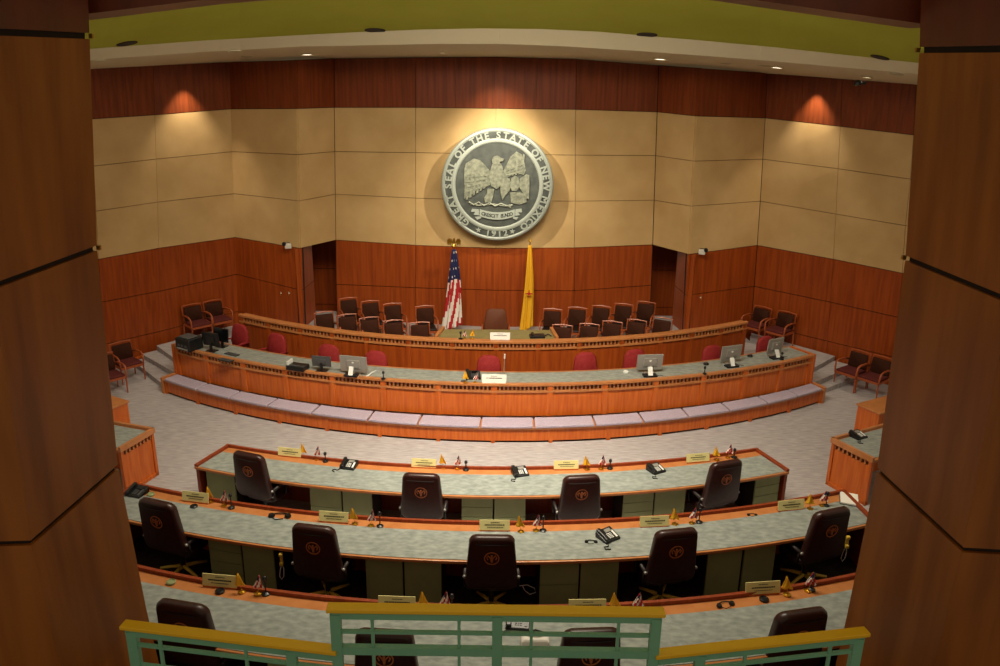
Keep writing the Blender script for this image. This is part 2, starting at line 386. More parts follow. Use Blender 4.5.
for px, py, wd, lb in ((234, 50.5, 13, 'dull unlit downlight in the soffit over the left corner'), (247, 56.5, 11, 'dull unlit downlight nearest the wall over the left pier'),
                       (98, 60, 12, 'dull unlit downlight beside the left column'), (764, 65, 12, 'dull unlit downlight in the soffit over the right corner'), (726, 63.5, 11, 'dull unlit downlight over the right pier'), (897, 73.5, 12, 'dull unlit downlight beside the right column')):
    ceil_disc(px, py, wd, 'unlit_downlight', vent_m, lb, 'ceiling light', 'unlit downlights in the soffit', bs)
for px, py, wd, lb in ((127, 43.2, 22, 'dark oval slot vent in the green cove near the left column'), (375, 30.0, 24, 'dark oval slot vent in the green cove left of the seal'),
                       (647, 34.4, 24, 'dark oval slot vent in the green cove right of the seal'), (880, 57.0, 20, 'dark oval slot vent in the green cove near the right column')):
    ceil_disc(px, py, wd, 'cove_vent', groove, lb, 'vent', 'slot vents in the green cove', bc)

# ---------------------------------------------------------------- floors, platforms, steps
struct(MB().box((0, 13, -.1), (30, 26, .2)), 'floor', carpet)
BF = Arc(-.12, 28.42, 13.37, -7.71, 7.42)      # bench front
BB = Arc(-.11, 28.99, 13.50, -7.53, 7.28)      # bench back
LF = Arc(-.09, 29.57, 14.00, -7.51, 7.20)      # lower dais desk, front edge
LB = Arc(-.09, 29.57, 13.30, -7.13, 6.83)      # its far edge
UF = Arc(-.15, 28.69, 11.65, -6.30, 5.96)      # upper dais desk
UB = Arc(-.15, 28.69, 11.47, -6.20, 5.86)
def poly_from_arc(A, off, n=40): return [tuple(A.at(i/n, off)[:2]) for i in range(n+1)]
pl = MB().prism(poly_from_arc(LF, .12)+[(6.9, 18.3), (6.6, 21.2), (-6.9, 21.6), (-7.0, 18.4)], 0, .355)
struct(pl, 'floor_dais', carpet)
pl = MB().prism(poly_from_arc(UF, .12)+[(5.6, 20.2), (5.2, 21.8), (-5.4, 21.8), (-6, 20.2)], .36, .68)
struct(pl, 'floor_upper_dais', carpet)
def hit(P, Q, U, V):
    """crossing of the floor-plan lines P-Q and U-V"""
    d1, d2 = Q-P, V-U; k = d1.x*d2.y-d1.y*d2.x
    t = ((U.x-P.x)*d2.y-(U.y-P.y)*d2.x)/k; return P+d1*t
for side, Ls, wk in (('left', (((150, 374), (163, 384)), ((150, 358.5), (174, 372)), ((160, 348), (174, 358))), ('A2', 'C')),
                 ('right', (((824, 389), (843, 382)), ((815, 382), (838, 372)), ((815, 367), (826, 361))), ('J2', 'Hh'))):
    U, V = LV[wk[0]]['P'][0], LV[wk[1]]['P'][0]
    for k, (a, b) in enumerate(Ls):
        z = .12*(k+1); A = pz(*a, z); B = pz(*b, z)
        inner, outer = (B, A) if side == 'left' else (A, B)
        W = hit(inner, outer, U, V); inner = inner+(inner-W).normalized()*.25
        s_ = -1 if side == 'left' else 1
        mb = MB(); mb.prism([(inner.x, inner.y), (W.x, W.y), (V.x, V.y), (s_*6.2, 19.2), (s_*6.6, 18.1)], .12*k, z-.002)
        o = mb.build('floor_step_'+side, carpet); tag(o, kind='structure')
# audience tiers
R1F = Arc(-.30, 27.01, 14.60, -4.80, 4.62); R1N = Arc(-.24, 25.80, 14.32, -5.11, 4.94)
R2F = Arc(-.23, 25.19, 15.07, -5.52, 5.30); R2N = Arc(-.18, 24.03, 14.84, -5.75, 5.42)
R3F = Arc(-.05, 21.70, 13.92, -5.3, 5.3); R3N = Arc(-.05, 20.66, 13.92, -5.4, 5.4)
struct(MB().prism(poly_from_arc(R2F, -.05)+[(7.5, 11.2), (7.5, 3), (-7.5, 3), (-7.5, 11.2)], 0, .35), 'floor_tier_second', dark_carpet)
struct(MB().prism(poly_from_arc(R3F, -.05)+[(7.5, 8.6), (7.5, 3), (-7.5, 3), (-7.5, 8.6)], .35, .70), 'floor_tier_third', dark_carpet)

# ---------------------------------------------------------------- dais furniture
def org_of(A): return Vector((A.at(.5).x, A.at(.5).y, 0))
# bench
bo = org_of(BF); bench = empty('bench', bo); tag(bench, 'long curved wooden bench wrapping the front of the dais', 'bench')
cpx = [162, 197, 230, 268, 312, 368, 418, 480, 534, 595, 643, 688, 729, 767, 797, 825]
cts = [BF.t_px(x, .38) for x in cpx]; cts[0], cts[-1] = .0, 1.
mb = MB(); ribbon(mb, BF, BB, .05, .31, oa=.03, ob=-.02); mb.build('seat_box', desk_wood, bench, bo)
mb = MB(); ribbon(mb, BF, BF, 0, .05, oa=.07, ob=.3); mb.build('toe_kick', groove, bench, bo)
mb = MB(); ribbon(mb, BF, BB, .31, .345, oa=-.01, ob=-.02); mb.build('seat_board', trim_wood, bench, bo)
post_px = [163, 196, 234, 278, 326, 379, 438, 493, 551, 609, 661, 708, 752, 791, 824]
for i, x in enumerate(post_px):
    t = min(max(BF.t_px(x, .2), .004), .996)
    mb = MB(); ribbon(mb, BF, BF, .0, .31, t-.0025, t+.0025, oa=.015, ob=.06); mb.build('bench_post', desk_wood, bench, bo)
for t in (0, 1):
    e = .0022
    mb = MB(); ribbon(mb, BF, BB, 0, .385, t-e, t+e, oa=-.02, ob=0); mb.build('end_board', trim_wood, bench, bo)
ords = ['leftmost', 'second', 'third', 'fourth', 'fifth', 'sixth', 'seventh', 'middle', 'ninth', 'tenth', 'eleventh', 'twelfth', 'thirteenth', 'fourteenth', 'rightmost']
for i in range(15):
    t0, t1 = cts[i]+.0012+(.006 if i == 0 else 0), cts[i+1]-.0012-(.006 if i == 14 else 0)
    mb = MB(); ribbon(mb, BF, BB, .346, .40, t0, t1, oa=-.03, ob=-.03, n=60)
    c = BF.at((t0+t1)/2, .25, .346)
    o = mb.build('bench_cushion', cushion_m, None, c, bevel=.016, seg=3)
    tag(o, ('lavender grey bench cushion, %s along the curved dais bench' % (ords[i] if i in (0, 7, 14) else ords[i]+' from the left')), 'cushion', 'cushions on the dais bench')

def fancy_front(root, o, A, z0, z1, posts, m_panel, pname='front_panel'):
    """panels between posts, dentil band, top rail along arc A"""
    for a, b in zip(posts, posts[1:]):
        mb = MB(); ribbon(mb, A, A, z0, z1-.16, a+.004, b-.004, oa=.05, ob=.09); mb.build(pname, m_panel, root, o)
    for t in posts:
        mb = MB(); ribbon(mb, A, A, z0, z1-.05, t-.004, t+.004, oa=.02, ob=.09); mb.build('post', m_panel, root, o)
    mb = MB(); ribbon(mb, A, A, z1-.20, z1-.16, oa=.015, ob=.09); mb.build('lower_rail', trim_wood, root, o)
    mb = MB(); ribbon(mb, A, A, z1-.16, z1-.06, oa=.07, ob=.09)
    mb.cur = 1
    n = int((A.x1-A.x0)/.085)
    for i in range(n):
        t = (i+.5)/n; e = .19/n
        p = [A.at(t-e, .035), A.at(t+e, .035), A.at(t+e, .07), A.at(t-e, .07)]
        mb.prism([(q.x, q.y) for q in p], z1-.155, z1-.075)
    mb.build('dentil_molding', [dentil_dark, trim_wood], root, o)
    mb = MB(); ribbon(mb, A, A, z1-.06, z1, oa=0, ob=.09); mb.build('top_rail', trim_wood, root, o, bevel=.01)

lo = org_of(LF); ld = empty('dais_desk', lo); tag(ld, 'long curved wooden dais desk with grey green top behind the cushioned bench', 'desk')
ppx = [175, 205.6, 243, 285, 332, 383, 437.7, 494, 550, 605, 656, 703.5, 745.5, 781.6, 813]
pts_ = [LF.t_px(x, .75) for x in ppx]; pts_[0], pts_[-1] = .005, .995
fancy_front(ld, lo, LF, .36, 1.09, pts_, desk_wood)
mb = MB(); ribbon(mb, LF, LB, 1.04, 1.075, .004, .996, oa=.09, ob=0); mb.build('tabletop', stone, ld, lo)
mb = MB(); ribbon(mb, LB, LB, 1.03, 1.085, .004, .996, oa=0, ob=.03); mb.build('back_edge', trim_wood, ld, lo)
for t in (0, 1):
    mb = MB(); ribbon(mb, LF, LB, .36, 1.09, t-.002, t+.002, oa=.0, ob=.0); mb.build('end_panel', desk_wood, ld, lo)
uo = org_of(UF); ud = empty('upper_dais_desk', uo); tag(ud, 'upper curved wooden rostrum desk with beaded molding, below the seal', 'desk')
upx = [239, 268, 300, 332, 366, 408, 452, 496, 538, 580, 622, 661, 692, 721, 748]
ut = [UF.t_px(x, 1.2) for x in upx]; ut[0], ut[-1] = .005, .995
fancy_front(ud, uo, UF, .36, 1.5, ut, wall_wood)
mb = MB(); ribbon(mb, UF, UB, 1.44, 1.495, .004, .996, oa=.09, ob=0); mb.build('ledge', trim_wood, ud, uo)
mb = MB(); ribbon(mb, UB, UB, .36, 1.44, .004, .996, oa=-.02, ob=0); mb.build('back_board', dark_wood, ud, uo)
# centre table of the rostrum
a, b, c, d = pz(436, 339.5, 1.46), pz(557, 339.5, 1.46), pz(551, 329.8, 1.46), pz(443.5, 329, 1.46)
a.y = b.y = a.y+.1
mb = MB().prism([(p.x, p.y) for p in (a, b, c, d)], 1.40, 1.455); mb.build('centre_tabletop', tan_top, ud, uo)
for p, q in ((a, d), (b, c)):
    u = (q-p).normalized(); s = Vector((u.y, -u.x, 0))*.035
    mb = MB().prism([(x.x, x.y) for x in (p-s, p+s, q+s, q-s)], .76, 1.53); mb.build('side_panel', trim_wood, ud, uo)

# ---------------------------------------------------------------- member desks
def member_desk(label, zf, zt, A, B, drawers, zb, ends=True, name='member_desk'):
    o = org_of(A); r = empty(name, o); tag(r, label, 'desk', 'curved rows of member desks')
    mb = MB(); ribbon(mb, B, A, zt-.05, zt-.004, oa=0, ob=0); mb.build('desk_board', trim_wood, r, o, bevel=.008)
    mb = MB(); ribbon(mb, B, A, zt-.004, zt+.004, .006, .994, oa=.03, ob=-.22); mb.build('tabletop', stone, r, o)
    mb = MB(); ribbon(mb, A, A, zt-.004, zt+.045, oa=-.045, ob=0); mb.build('front_lip', dark_wood, r, o)
    mb = MB(); ribbon(mb, A, A, zb, zt-.05, .002, .998, oa=-.07, ob=-.02); mb.build('modesty_panel', dark_wood, r, o)
    if ends:
        for t in (0, 1):
            s = .0028
            mb = MB(); ribbon(mb, B, A, zt-.003, zt+.04, t-s+(s if t == 0 else -s), t+s+(s if t == 0 else -s), oa=.01, ob=-.05); mb.build('side_lip', dark_wood, r, o)
            mb = MB(); ribbon(mb, B, A, zf, zt-.05, t-s+(s if t == 0 else -s), t+s+(s if t == 0 else -s), oa=.04, ob=-.07); mb.build('end_panel', dark_wood, r, o)
    for x0, x1, st in drawers:
        t0, t1 = B.t_px(x0, zf+.45), B.t_px(x1, zf+.45)
        mb = MB(); mb.cur = 0; ribbon(mb, B, B, zf+.03, zt-.06, t0, t1, oa=.11, ob=.60, n=20)
        mb.cur = 1
        zz = [zf+.05, zt-.07]
        cuts = {1: [0, 1], 2: [0, .5, 1], 4: [0, .25, .5, .75, 1]}[st]
        cab = mb.build('drawer_cabinet', [groove], r, o)
        for k0, k1 in zip(cuts, cuts[1:]):
            q = MB(); ribbon(q, B, B, lerp(*zz, k0)+.005, lerp(*zz, k1)-.005, t0+.0006, t1-.0006, oa=.085, ob=.11, n=20)
            q.build('drawer_front' if st > 1 else 'cabinet_door', cab_green, cab, o)
    return r
d1 = member_desk('curved front row member desk, smallest of the three rows, nearest the dais', 0, .78+.05, R1F, R1N,
                 [(204, 233, 1), (308, 340, 2), (341, 371, 1), (461, 493, 4), (494, 526, 2), (624, 655, 4), (656, 687, 1), (757, 782, 4)], 0)
d2 = member_desk('curved middle row member desk with five dark leather chairs behind it', .35, 1.18, R2F, R2N,
                 [(206, 239, 4), (240, 272, 1), (364, 402, 1), (403, 441, 1), (540, 580, 2), (581, 620, 1), (709, 744, 1), (746, 778, 1)], .0)
d3 = member_desk('curved rear row member desk just below the teal railing', .70, 1.53, R3F, R3N,
                 [(265, 305, 1), (306, 340, 1), (440, 484, 1), (512, 556, 2), (650, 690, 1), (692, 735, 1)], .35)

# side desks on the chamber floor
def side_desk(label, A, B, dirn, length, zt=.90, m=desk_wood):
    A = Vector((A.x, A.y, 0)); B = Vector((B.x, B.y, 0))
    e = (B-A).normalized(); n = Vector((e.y, -e.x, 0))
    if n.dot(dirn) < 0: n = -n
    o = (A+B)/2+n*.3; r = empty('side_desk', o); tag(r, label, 'desk', 'desks at the sides of the floor')
    Cc, D = B+n*length, A+n*length
    f = lambda p, ea=0, na=0: (p.x+e.x*ea+n.x*na, p.y+e.y*ea+n.y*na)
    L = (B-A).length
    MB().prism([f(A, .02, .03), f(B, -.02, .03), f(B, -.02, .07), f(A, .02, .07)], 0.06, zt-.16).build('front_panel', m, r, o)
    MB().prism([f(A, 0, .0), f(A, .06, 0), f(A, .06, length), f(A, 0, length)], 0, zt-.05).build('end_panel', m, r, o)
    MB().prism([f(B, 0, .0), f(B, -.06, 0), f(B, -.06, .06), f(B, 0, .06)], 0, zt-.05).build('post', m, r, o)
    MB().prism([f(A, 0, .0), f(B, 0, 0), f(B, 0, .08), f(A, 0, .08)], 0, .07).build('plinth', m, r, o)
    q = MB(); q.prism([f(A, .02, .06), f(B, -.02, .06), f(B, -.02, .08), f(A, .02, .08)], zt-.16, zt-.05); q.cur = 1
    k = int(L/.09)
    for i in range(k):
        s = .06+(L-.12)*i/(k-1)
        q.prism([f(A, s-.02, .02), f(A, s+.02, .02), f(A, s+.02, .06), f(A, s-.02, .06)], zt-.15, zt-.07)
    q.build('dentil_molding', [dentil_dark, trim_wood], r, o)
    MB().prism([f(A, -.02, -.02), f(B, .02, -.02), f(B, .02, length), f(A, -.02, length)], zt-.05, zt-.01).build('desk_board', trim_wood, r, o)
    MB().prism([f(A, .05, .12), f(B, -.05, .12), f(B, -.05, length-.02), f(A, .05, length-.02)], zt-.01, zt).build('tabletop', stone, r, o)
    MB().prism([f(A, -.02, -.02), f(B, .02, -.02), f(B, .02, .03), f(A, -.02, .03)], zt-.01, zt+.05).build('front_lip', trim_wood, r, o)
    MB().prism([f(A, -.02, .0), f(A, .03, 0), f(A, .03, length), f(A, -.02, length)], zt-.01, zt+.05).build('side_lip', trim_wood, r, o)
    return r, (e, n, A, B)
side_desk('wooden side desk with beaded molding, partly hidden by the left column', pz(153, 428, .95), pz(120, 447, .95), Vector((-1, 0, 0)), 1.5)
side_desk('wooden side desk with a black phone, beside the right column', pz(832.5, 437.5, .95), pz(873, 457.5, .95), Vector((1, 0, 0)), 1.5)
for lb, p, w_ in (('small upright wooden desk end just behind the left side desk', (112, 404), -1), ('small upright wooden desk end just behind the right side desk', (873, 407), 1)):
    q = pz(p[0], p[1], 1.0); o = Vector((q.x, q.y, 0))
    r = empty('desk_pedestal', o, 0.5*w_ if w_ > 0 else -.5); tag(r, lb, 'desk', 'desk ends behind the side desks')
    MB().box((w_*.35, 0, .48), (.95, .5, .96)).build('body', desk_wood, r, bevel=.01)
    MB().box((w_*.35, 0, .98), (1.0, .55, .04)).build('top_board', trim_wood, r, bevel=.01)

# ---------------------------------------------------------------- columns
def column(side, far_px, seam3_near, Y1):
    s = -1 if side == 'left' else 1
    far = [pY(x, y, Y1) for x, y in far_px]
    near3 = pz(*seam3_near, far[3].z)
    mb = MB()
    for k in range(len(far)-1):
        g = .022
        f0, f1 = far[k], far[k+1]
        def cut(p, q, z): return lerp(p, q, (z-p.z)/(q.z-p.z))
        z0, z1 = f0.z-g*(k > 0), f1.z+g*(k < len(far)-2)
        if k in (3, ): z1 = f1.z
        if k == 4: z0 = f0.z
        F0, F1 = cut(f0, f1, z0), cut(f0, f1, z1)
        def near(Fp): return Vector((near3.x+(Fp.x-far[3].x)*.75, near3.y, Fp.z))
        N0, N1 = near(F0), near(F1)
        def ring(Fp, N):
            u = (N-Fp); u.z = 0; u.normalize()
            return [Fp, N, Vector((N.x+s*3.2, N.y-.25, N.z)), Vector((Fp.x+s*4.2, Fp.y+.3, Fp.z)), ]
        mb.cur = 0 if k else 1
        mb.loft([ring(F1, N1), ring(F0, N0)])
    # dark core showing in the joints
    mb.cur = 2
    rows = []
    for f in far[::-1]:
        n = Vector((near3.x+(f.x-far[3].x)*.75, near3.y, f.z))
        o = Vector((s*.03, .0, 0))
        rows.append([f+o+Vector((0, -.01, 0)), n+o+Vector((0, .03, 0)), Vector((n.x+s*3.1, n.y-.2, n.z)), Vector((f.x+s*4.1, f.y+.2, f.z))])
    mb.loft(rows)
    struct(mb, 'wall_column_'+side, [column_wood, column_dark, groove])
    for k in (1, 2):
        f = far[k]; q = MB(); q.box(f+Vector((-s*.005, .02, 0)), (.03, .03, .035)); struct(q, 'trim_%d' % (k+(0 if side == 'left' else 2)), brass_pin)
column('left', [(87, -30), (89.5, 36), (97, 248), (118, 467), (146.5, 610), (161, 672), (215, 900)], (31, 543), 6.6)
column('right', [(922, -30), (919.5, 50), (905.5, 258), (877, 470), (846, 620), (834, 672), (785, 900)], (963, 550), 6.6)
# header beam between the columns
mb = MB()
hx = [60+20*i for i in range(45)]
hy = lambda x: interp([60, 90, 200, 300, 500, 700, 790, 917, 960], [17, 13.5, 0, -8, -20, -8, 5, 23, 29], x)
Lo = [pY(x, hy(x), 6.75) for x in hx]; Lo2 = [p+Vector((0, .5, .0)) for p in Lo]; T = [Vector((p.x, p.y, 8.6)) for p in Lo]; T2 = [Vector((p.x, p.y+.5, 8.6)) for p in Lo]
mb.loft([[a, b, c, d] for a, b, c, d in zip(Lo, Lo2, T2, T)])
struct(mb, 'trim_header', column_dark)

# ---------------------------------------------------------------- railing
zs = 3.2
ra, rb = pz(126, 625, zs), pz(334, 650, zs); rc, rd = pz(658, 654, zs), pz(864, 632, zs)
mid = (rb+rc)/2
rail = empty('balcony_railing', (mid.x, mid.y, 2.2)); tag(rail, 'teal metal balcony railing with yellow cap, higher in the middle, between the columns', 'railing')
ro = Vector((mid.x, mid.y, 2.2))
def bar(mb, p, q, w_, h_):
    p, q = Vector(p), Vector(q); u = (q-p).normalized()
    if abs(u.z) > .9:
        s = Vector((1, 0, 0)); t = Vector((0, 1, 0))
    else:
        s = Vector((u.y, -u.x, 0)).normalized(); t = Vector((0, 0, 1))
    vs = [c+s*a*w_/2+t*b*h_/2 for c in (p, q) for a, b in ((-1, -1), (1, -1), (1, 1), (-1, 1))]
    mb.add(vs, [(0, 1, 2, 3), (4, 7, 6, 5)]+[(i, (i+1) % 4, 4+(i+1) % 4, 4+i) for i in range(4)])
def rail_section(P, Q, zt, bars, posts, mids, skip_low=False):
    """P, Q ends; zt cap z; bars: z offsets of rails; posts/mids: t positions"""
    P = Vector((P.x, P.y, zt)); Q = Vector((Q.x, Q.y, zt)); Z = Vector((0, 0, 1)); u = (Q-P).normalized()
    mb = MB(); bar(mb, P-u*.03, Q+u*.03, .095, .035); mb.build('rail_cap', cap_m, rail, ro, bevel=.008)
    mb = MB(); bar(mb, P-Z*.05, Q-Z*.05, .05, .065); mb.build('top_bar', teal, rail, ro)
    for dz, hh in bars:
        mb = MB(); bar(mb, P-Z*dz, Q-Z*dz, .03 if hh < .03 else .05, hh); mb.build('horizontal_bar', teal, rail, ro)
    for t in posts:
        p = lerp(P, Q, t); mb = MB(); mb.box(p-Z*.52, (.075, .06, .95)); mb.build('post', teal, rail, ro)
    for t in mids:
        p = lerp(P, Q, t); mb = MB(); mb.box(p-Z*.46, (.022, .025, .80)); mb.build('baluster', teal, rail, ro)
cz = pY(497, 610, rb.y).z
cl = pY(331, 606, rb.y-.0); cr = pY(661, 609, rb.y)
rail_section(cl, cr, cz, [(.205, .022), (.365, .065), (.80, .05)], [.012, .505, .988], [.123, .388, .61, .875])
rail_section(ra, rb, zs, [(.17, .022), (.36, .022), (.70, .05)], [.025, .80], [.16, .58])
rail_section(rc, rd, zs, [(.17, .022), (.36, .022), (.70, .05)], [.20, .975], [.42, .84])

# ---------------------------------------------------------------- chairs
def rrect(w0, w1, h0, h1, y, n=6, r=.07):
    """rounded trapezoid outline in xz at depth y; w0 bottom width, w1 top width"""
    pts = []
    for cx, cz, a0 in ((w0/2-r, h0+r, -90), (w1/2-r, h1-r, 0), (-w1/2+r, h1-r, 90), (-w0/2+r, h0+r, 180)):
        for i in range(n+1):
            a = math.radians(a0+90*i/n); pts.append(Vector((cx+r*math.cos(a), y, cz+r*math.sin(a))))
    return pts
def padded(w0, w1, h0, h1, th, lean, r=.08, curve=.03):
    """padded slab standing in xz, thickness along y, leaning backwards with height"""
    mb = MB(); rows = []
    for y, s in ((0, .90), (.012, .96), (.035, 1.0), (th-.035, 1.0), (th-.012, .96), (th, .90)):
        hc = (h0+h1)/2; ring = []
        for p in rrect(w0, w1, h0, h1, 0, 6, r):
            x = p.x*s; z = hc+(p.z-hc)*s
            yy = y-th/2-(z-h0)*lean-curve*(1-(2*x/max(w0, w1))**2)
            ring.append(Vector((x, yy, z)))
        rows.append(ring)
    mb.loft(rows); return mb
# leather swivel chair: faces +y, back seen from -y
sw = empty('swivel_chair'); tag(sw, 'x', 'chair', 'leather member chairs')
bk = padded(.68, .58, .54, 1.37, .13, .10, .11).build('backrest', leather, sw, smooth=True)
for v in bk.data.vertices: v.co.y -= .24
q = MB(); q.tube([(x, -.412+.012*(x/.2)**2, 1.27) for x in [-.21+.07*i for i in range(7)]], .008, 6); q.build('seam_piping', leather2, bk)
q = MB(); R_ = .098
def emb(y0, ang): return Matrix.Rotation(math.radians(90)+ang, 3, 'X')
M_ = Matrix.Rotation(math.radians(90)+.10, 3, 'X')
q.lathe([(R_, 0), (R_, .006), (R_*.86, .006), (R_*.86, 0)], (0, -.382, 1.06), 24, M_, False)
for sx in (-1, 1):
    q.tube([Vector((0, -.382, 1.06))+M_ @ Vector((sx*R_*a, R_*b, .004)) for a, b in ((.05, -.45), (.2, .1), (.5, .45), (.65, .15), (.5, -.2))], .009, 5)
q.tube([Vector((0, -.382, 1.06))+M_ @ Vector((0, R_*b, .004)) for b in (-.6, 0, .5)], .014, 5)
q.build('crest', gold_print, bk)
tag(bk, None)
q = MB(); rows = []
for z, s in ((.40, .88), (.42, 1), (.47, 1), (.50, .93)):
    rows.append([Vector((p.x*s, .02+(p.z)*s, z)) for p in rrect(.58, .58, -.18, .31, 0, 5, .12)])
q.loft(rows); q.build('seat', leather, sw, smooth=True)
for sx in (-1, 1):
    q = MB(); q.tube([(sx*.27, -.20, .48), (sx*.345, -.20, .52), (sx*.35, -.22, .70)], .02, 8); q.tube([(sx*.345, -.25, .705), (sx*.345, .0, .71), (sx*.345, .15, .70)], .03, 8); q.tube([(sx*.345, .13, .70), (sx*.33, .12, .48), (sx*.27, .12, .46)], .02, 8)
    a_ = q.build('armrest', leather2, sw, smooth=True)
    q = MB(); q.lathe([(.008, -.02), (.02, -.014), (.024, 0), (.02, .014), (.008, .02)], (sx*.35, -.27, .71), 12, Matrix.Rotation(math.pi/2, 3, 'X')); q.build('arm_end_cap', silver_p, a_, smooth=True)
MB().lathe([(.035, .10), (.035, .30), (.05, .30), (.05, .40)], (0, 0, 0), 14).build('gas_column', black_p, sw)
for k in range(5):
    a = math.radians(90+72*k+36); u = Vector((math.cos(a), math.sin(a), 0))
    q = MB(); q.tube([u*.03+Vector((0, 0, .13)), u*.17+Vector((0, 0, .115)), u*.33+Vector((0, 0, .085))], .03, 8, .018); lg = q.build('leg', star_base, sw, smooth=True)
    q = MB(); M2 = Matrix.Rotation(a, 3, 'Z') @ Matrix.Rotation(math.pi/2, 3, 'X')
    q.lathe([(.028, -.022), (.030, -.018), (.030, .018), (.028, .022)], u*.335+Vector((0, 0, .031)), 12, M2); q.build('caster', black_p, lg)
CX, CY = -.2, 26
first = True
spec = [
 (1, 248, 453.5, -6, 'dark leather chair with gold crest, front row, at the left end beside the olive cabinet'),
 (1, 421, 474, 0, 'dark leather chair with gold crest, front row, just left of the centre phone'),
 (1, 582, 476, 2, 'dark leather chair with gold crest, front row, right of the centre phone'),
 (1, 727, 461.5, 6, 'dark leather chair, front row, at the right end of the desk'),
 (2, 156, 501, -4, 'dark leather chair, middle row, partly beside the left column'),
 (2, 313, 526, -3, 'dark leather chair, middle row, beside the hanging yellow handset on the left'),
 (2, 492, 536, 0, 'dark leather chair, middle row, in the centre with faint gold crest'),
 (2, 677, 530, 3, 'dark leather chair, middle row, right of the desk phone with curled cord'),
 (2, 833, 510, 4, 'dark leather chair, middle row, beneath the white folder at the right end'),
 (3, 181, 603, -3, 'dark leather chair, rear row, above the left section of teal railing'),
 (3, 384, 631, -1, 'dark leather chair, rear row, behind the left half of the tall railing section'),
 (3, 592, 630, 1, 'dark leather chair, rear row, behind the right half of the tall railing section'),
 (3, 803, 611, 3, 'dark leather chair, rear row, above the right section of teal railing')]
for row, px, py, rot, lb in spec:
    zf = (0, .35, .70)[row-1]
    p = pz(px, py, zf+1.36); ang = math.atan2(CX-p.x, CY-p.y)   # heading
    th = -ang+math.radians(rot)
    fw = Vector((-math.sin(th), math.cos(th), 0))
    loc = Vector((p.x, p.y, zf))+fw*.34
    place(sw, first, loc, th, lb, {1: 'front row leather chairs', 2: 'middle row leather chairs', 3: 'rear row leather chairs'}[row], (1, 1, 1)); first = False

# burgundy dais chairs: face the camera (-y after turning): local +y faces forward
rc_ = empty('burgundy_chair'); tag(rc_, 'x', 'chair', 'burgundy chairs behind the dais desk')
bk = padded(.54, .50, .46, 1.0, .09, .10, .19, -.02).build('backrest', red_fab, rc_, smooth=True)
for v in bk.data.vertices: v.co.y -= .2
q = MB(); rows = []
for z, s in ((.38, .88), (.40, 1), (.44, 1), (.47, .93)):
    rows.append([Vector((p.x*s, (p.z)*s, z)) for p in rrect(.5, .5, -.22, .24, 0, 5, .1)])
q.loft(rows); q.build('seat', red_fab, rc_, smooth=True)
for sx in (-1, 1):
    q = MB(); q.tube([(sx*.24, -.20, .45), (sx*.29, -.2, .6), (sx*.29, 0, .63), (sx*.29, .16, .61), (sx*.25, .12, .43)], .024, 8); q.build('armrest', red_fab, rc_, smooth=True)
MB().lathe([(.03, .10), (.03, .38)], (0, 0, 0), 12).build('gas_column', black_p, rc_)
for k in range(5):
    a = math.radians(72*k); u = Vector((math.cos(a), math.sin(a), 0)); q = MB(); q.tube([u*.03+Vector((0, 0, .1)), u*.26+Vector((0, 0, .06))], .022, 6, .015); lg = q.build('leg', black_p, rc_)
    MB().lathe([(.022, -.018), (.026, 0), (.022, .018)], u*.265+Vector((0, 0, .027)), 8, Matrix.Rotation(math.pi/2, 3, 'X')).build('caster', black_p, lg)
first = True
for px, py, lb, r_ in (
 (240, 324, 'bright burgundy swivel chair at the left end of the dais, behind the black monitors', 0),
 (277, 333, 'dark burgundy swivel chair, second from the left end of the dais', 0),
 (329, 344, 'shaded burgundy swivel chair behind the dark monitor on the dais', 0),
 (376, 350.5, 'shaded burgundy swivel chair just right of the open silver monitor', 0),
 (489, 355, 'shaded burgundy swivel chair at the centre of the dais behind the white name card', 0),
 (585.5, 352, 'burgundy swivel chair right of the dais centre with nothing in front of it', 0),
 (635, 349, 'burgundy swivel chair half hidden by the silver monitor right of centre', 0),
 (712, 345, 'burgundy swivel chair behind the second silver monitor from the right end', 0),
 (765, 336, 'pink lit burgundy swivel chair at the right end of the dais', 0)):
    p = pz(px, py, 1.36); th = math.atan2(CX-p.x, 28.6-p.y)
    fw = Vector((-math.sin(th), -math.cos(th), 0)).normalized()
    fw = Vector((-(CX-p.x), -(28.6-p.y), 0)).normalized()
    rz = math.atan2(fw.y, fw.x)-math.pi/2
    place(rc_, first, Vector((p.x, p.y, .36))+fw*.25, rz, lb, 'burgundy chairs behind the dais desk'); first = False

# wooden armchairs, local +y is forward
def armchair(name, fab, seatfab, tall):
    r = empty(name); h = .90 if tall else .86
    bk = padded(.50, .48, .47, h-.03, .05, .12, .04, -.015).build('backrest', fab, r, smooth=True)
    for v in bk.data.vertices: v.co.y -= .22
    q = MB(); q.prism([(-.25, -.24), (.25, -.24), (.27, .24), (-.27, .24)], .40, .47); q.build('seat', seatfab, r, bevel=.02, smooth=False)
    q = MB(); q.tube([(-.265, -.27, .45), (-.265, -.32, h), (0, -.335, h+.012), (.265, -.32, h), (.265, -.27, .45)], .02, 6); q.build('back_frame', arm_wood, r)
    for sx in (-1, 1):
        q = MB(); q.tube([(sx*.265, -.29, .60), (sx*.29, -.1, .66), (sx*.30, .12, .665), (sx*.30, .235, .63), (sx*.29, .25, .5), (sx*.28, .235, .35)], .022, 8); q.build('armrest', arm_wood, r, smooth=True)
        for y, y2 in ((.235, .235), (-.27, -.30)):
            q = MB(); q.tube([(sx*.28, y, .40), (sx*.28, y2, 0)], .022, 6, .016); q.build('leg', arm_wood, r)
    q = MB(); q.box((0, .24, .39), (.54, .03, .05)); q.box((0, -.26, .39), (.54, .03, .05)); q.box((.27, 0, .39), (.03, .5, .05)); q.box((-.27, 0, .39), (.03, .5, .05)); q.build('seat_frame', arm_wood, r)
    return r
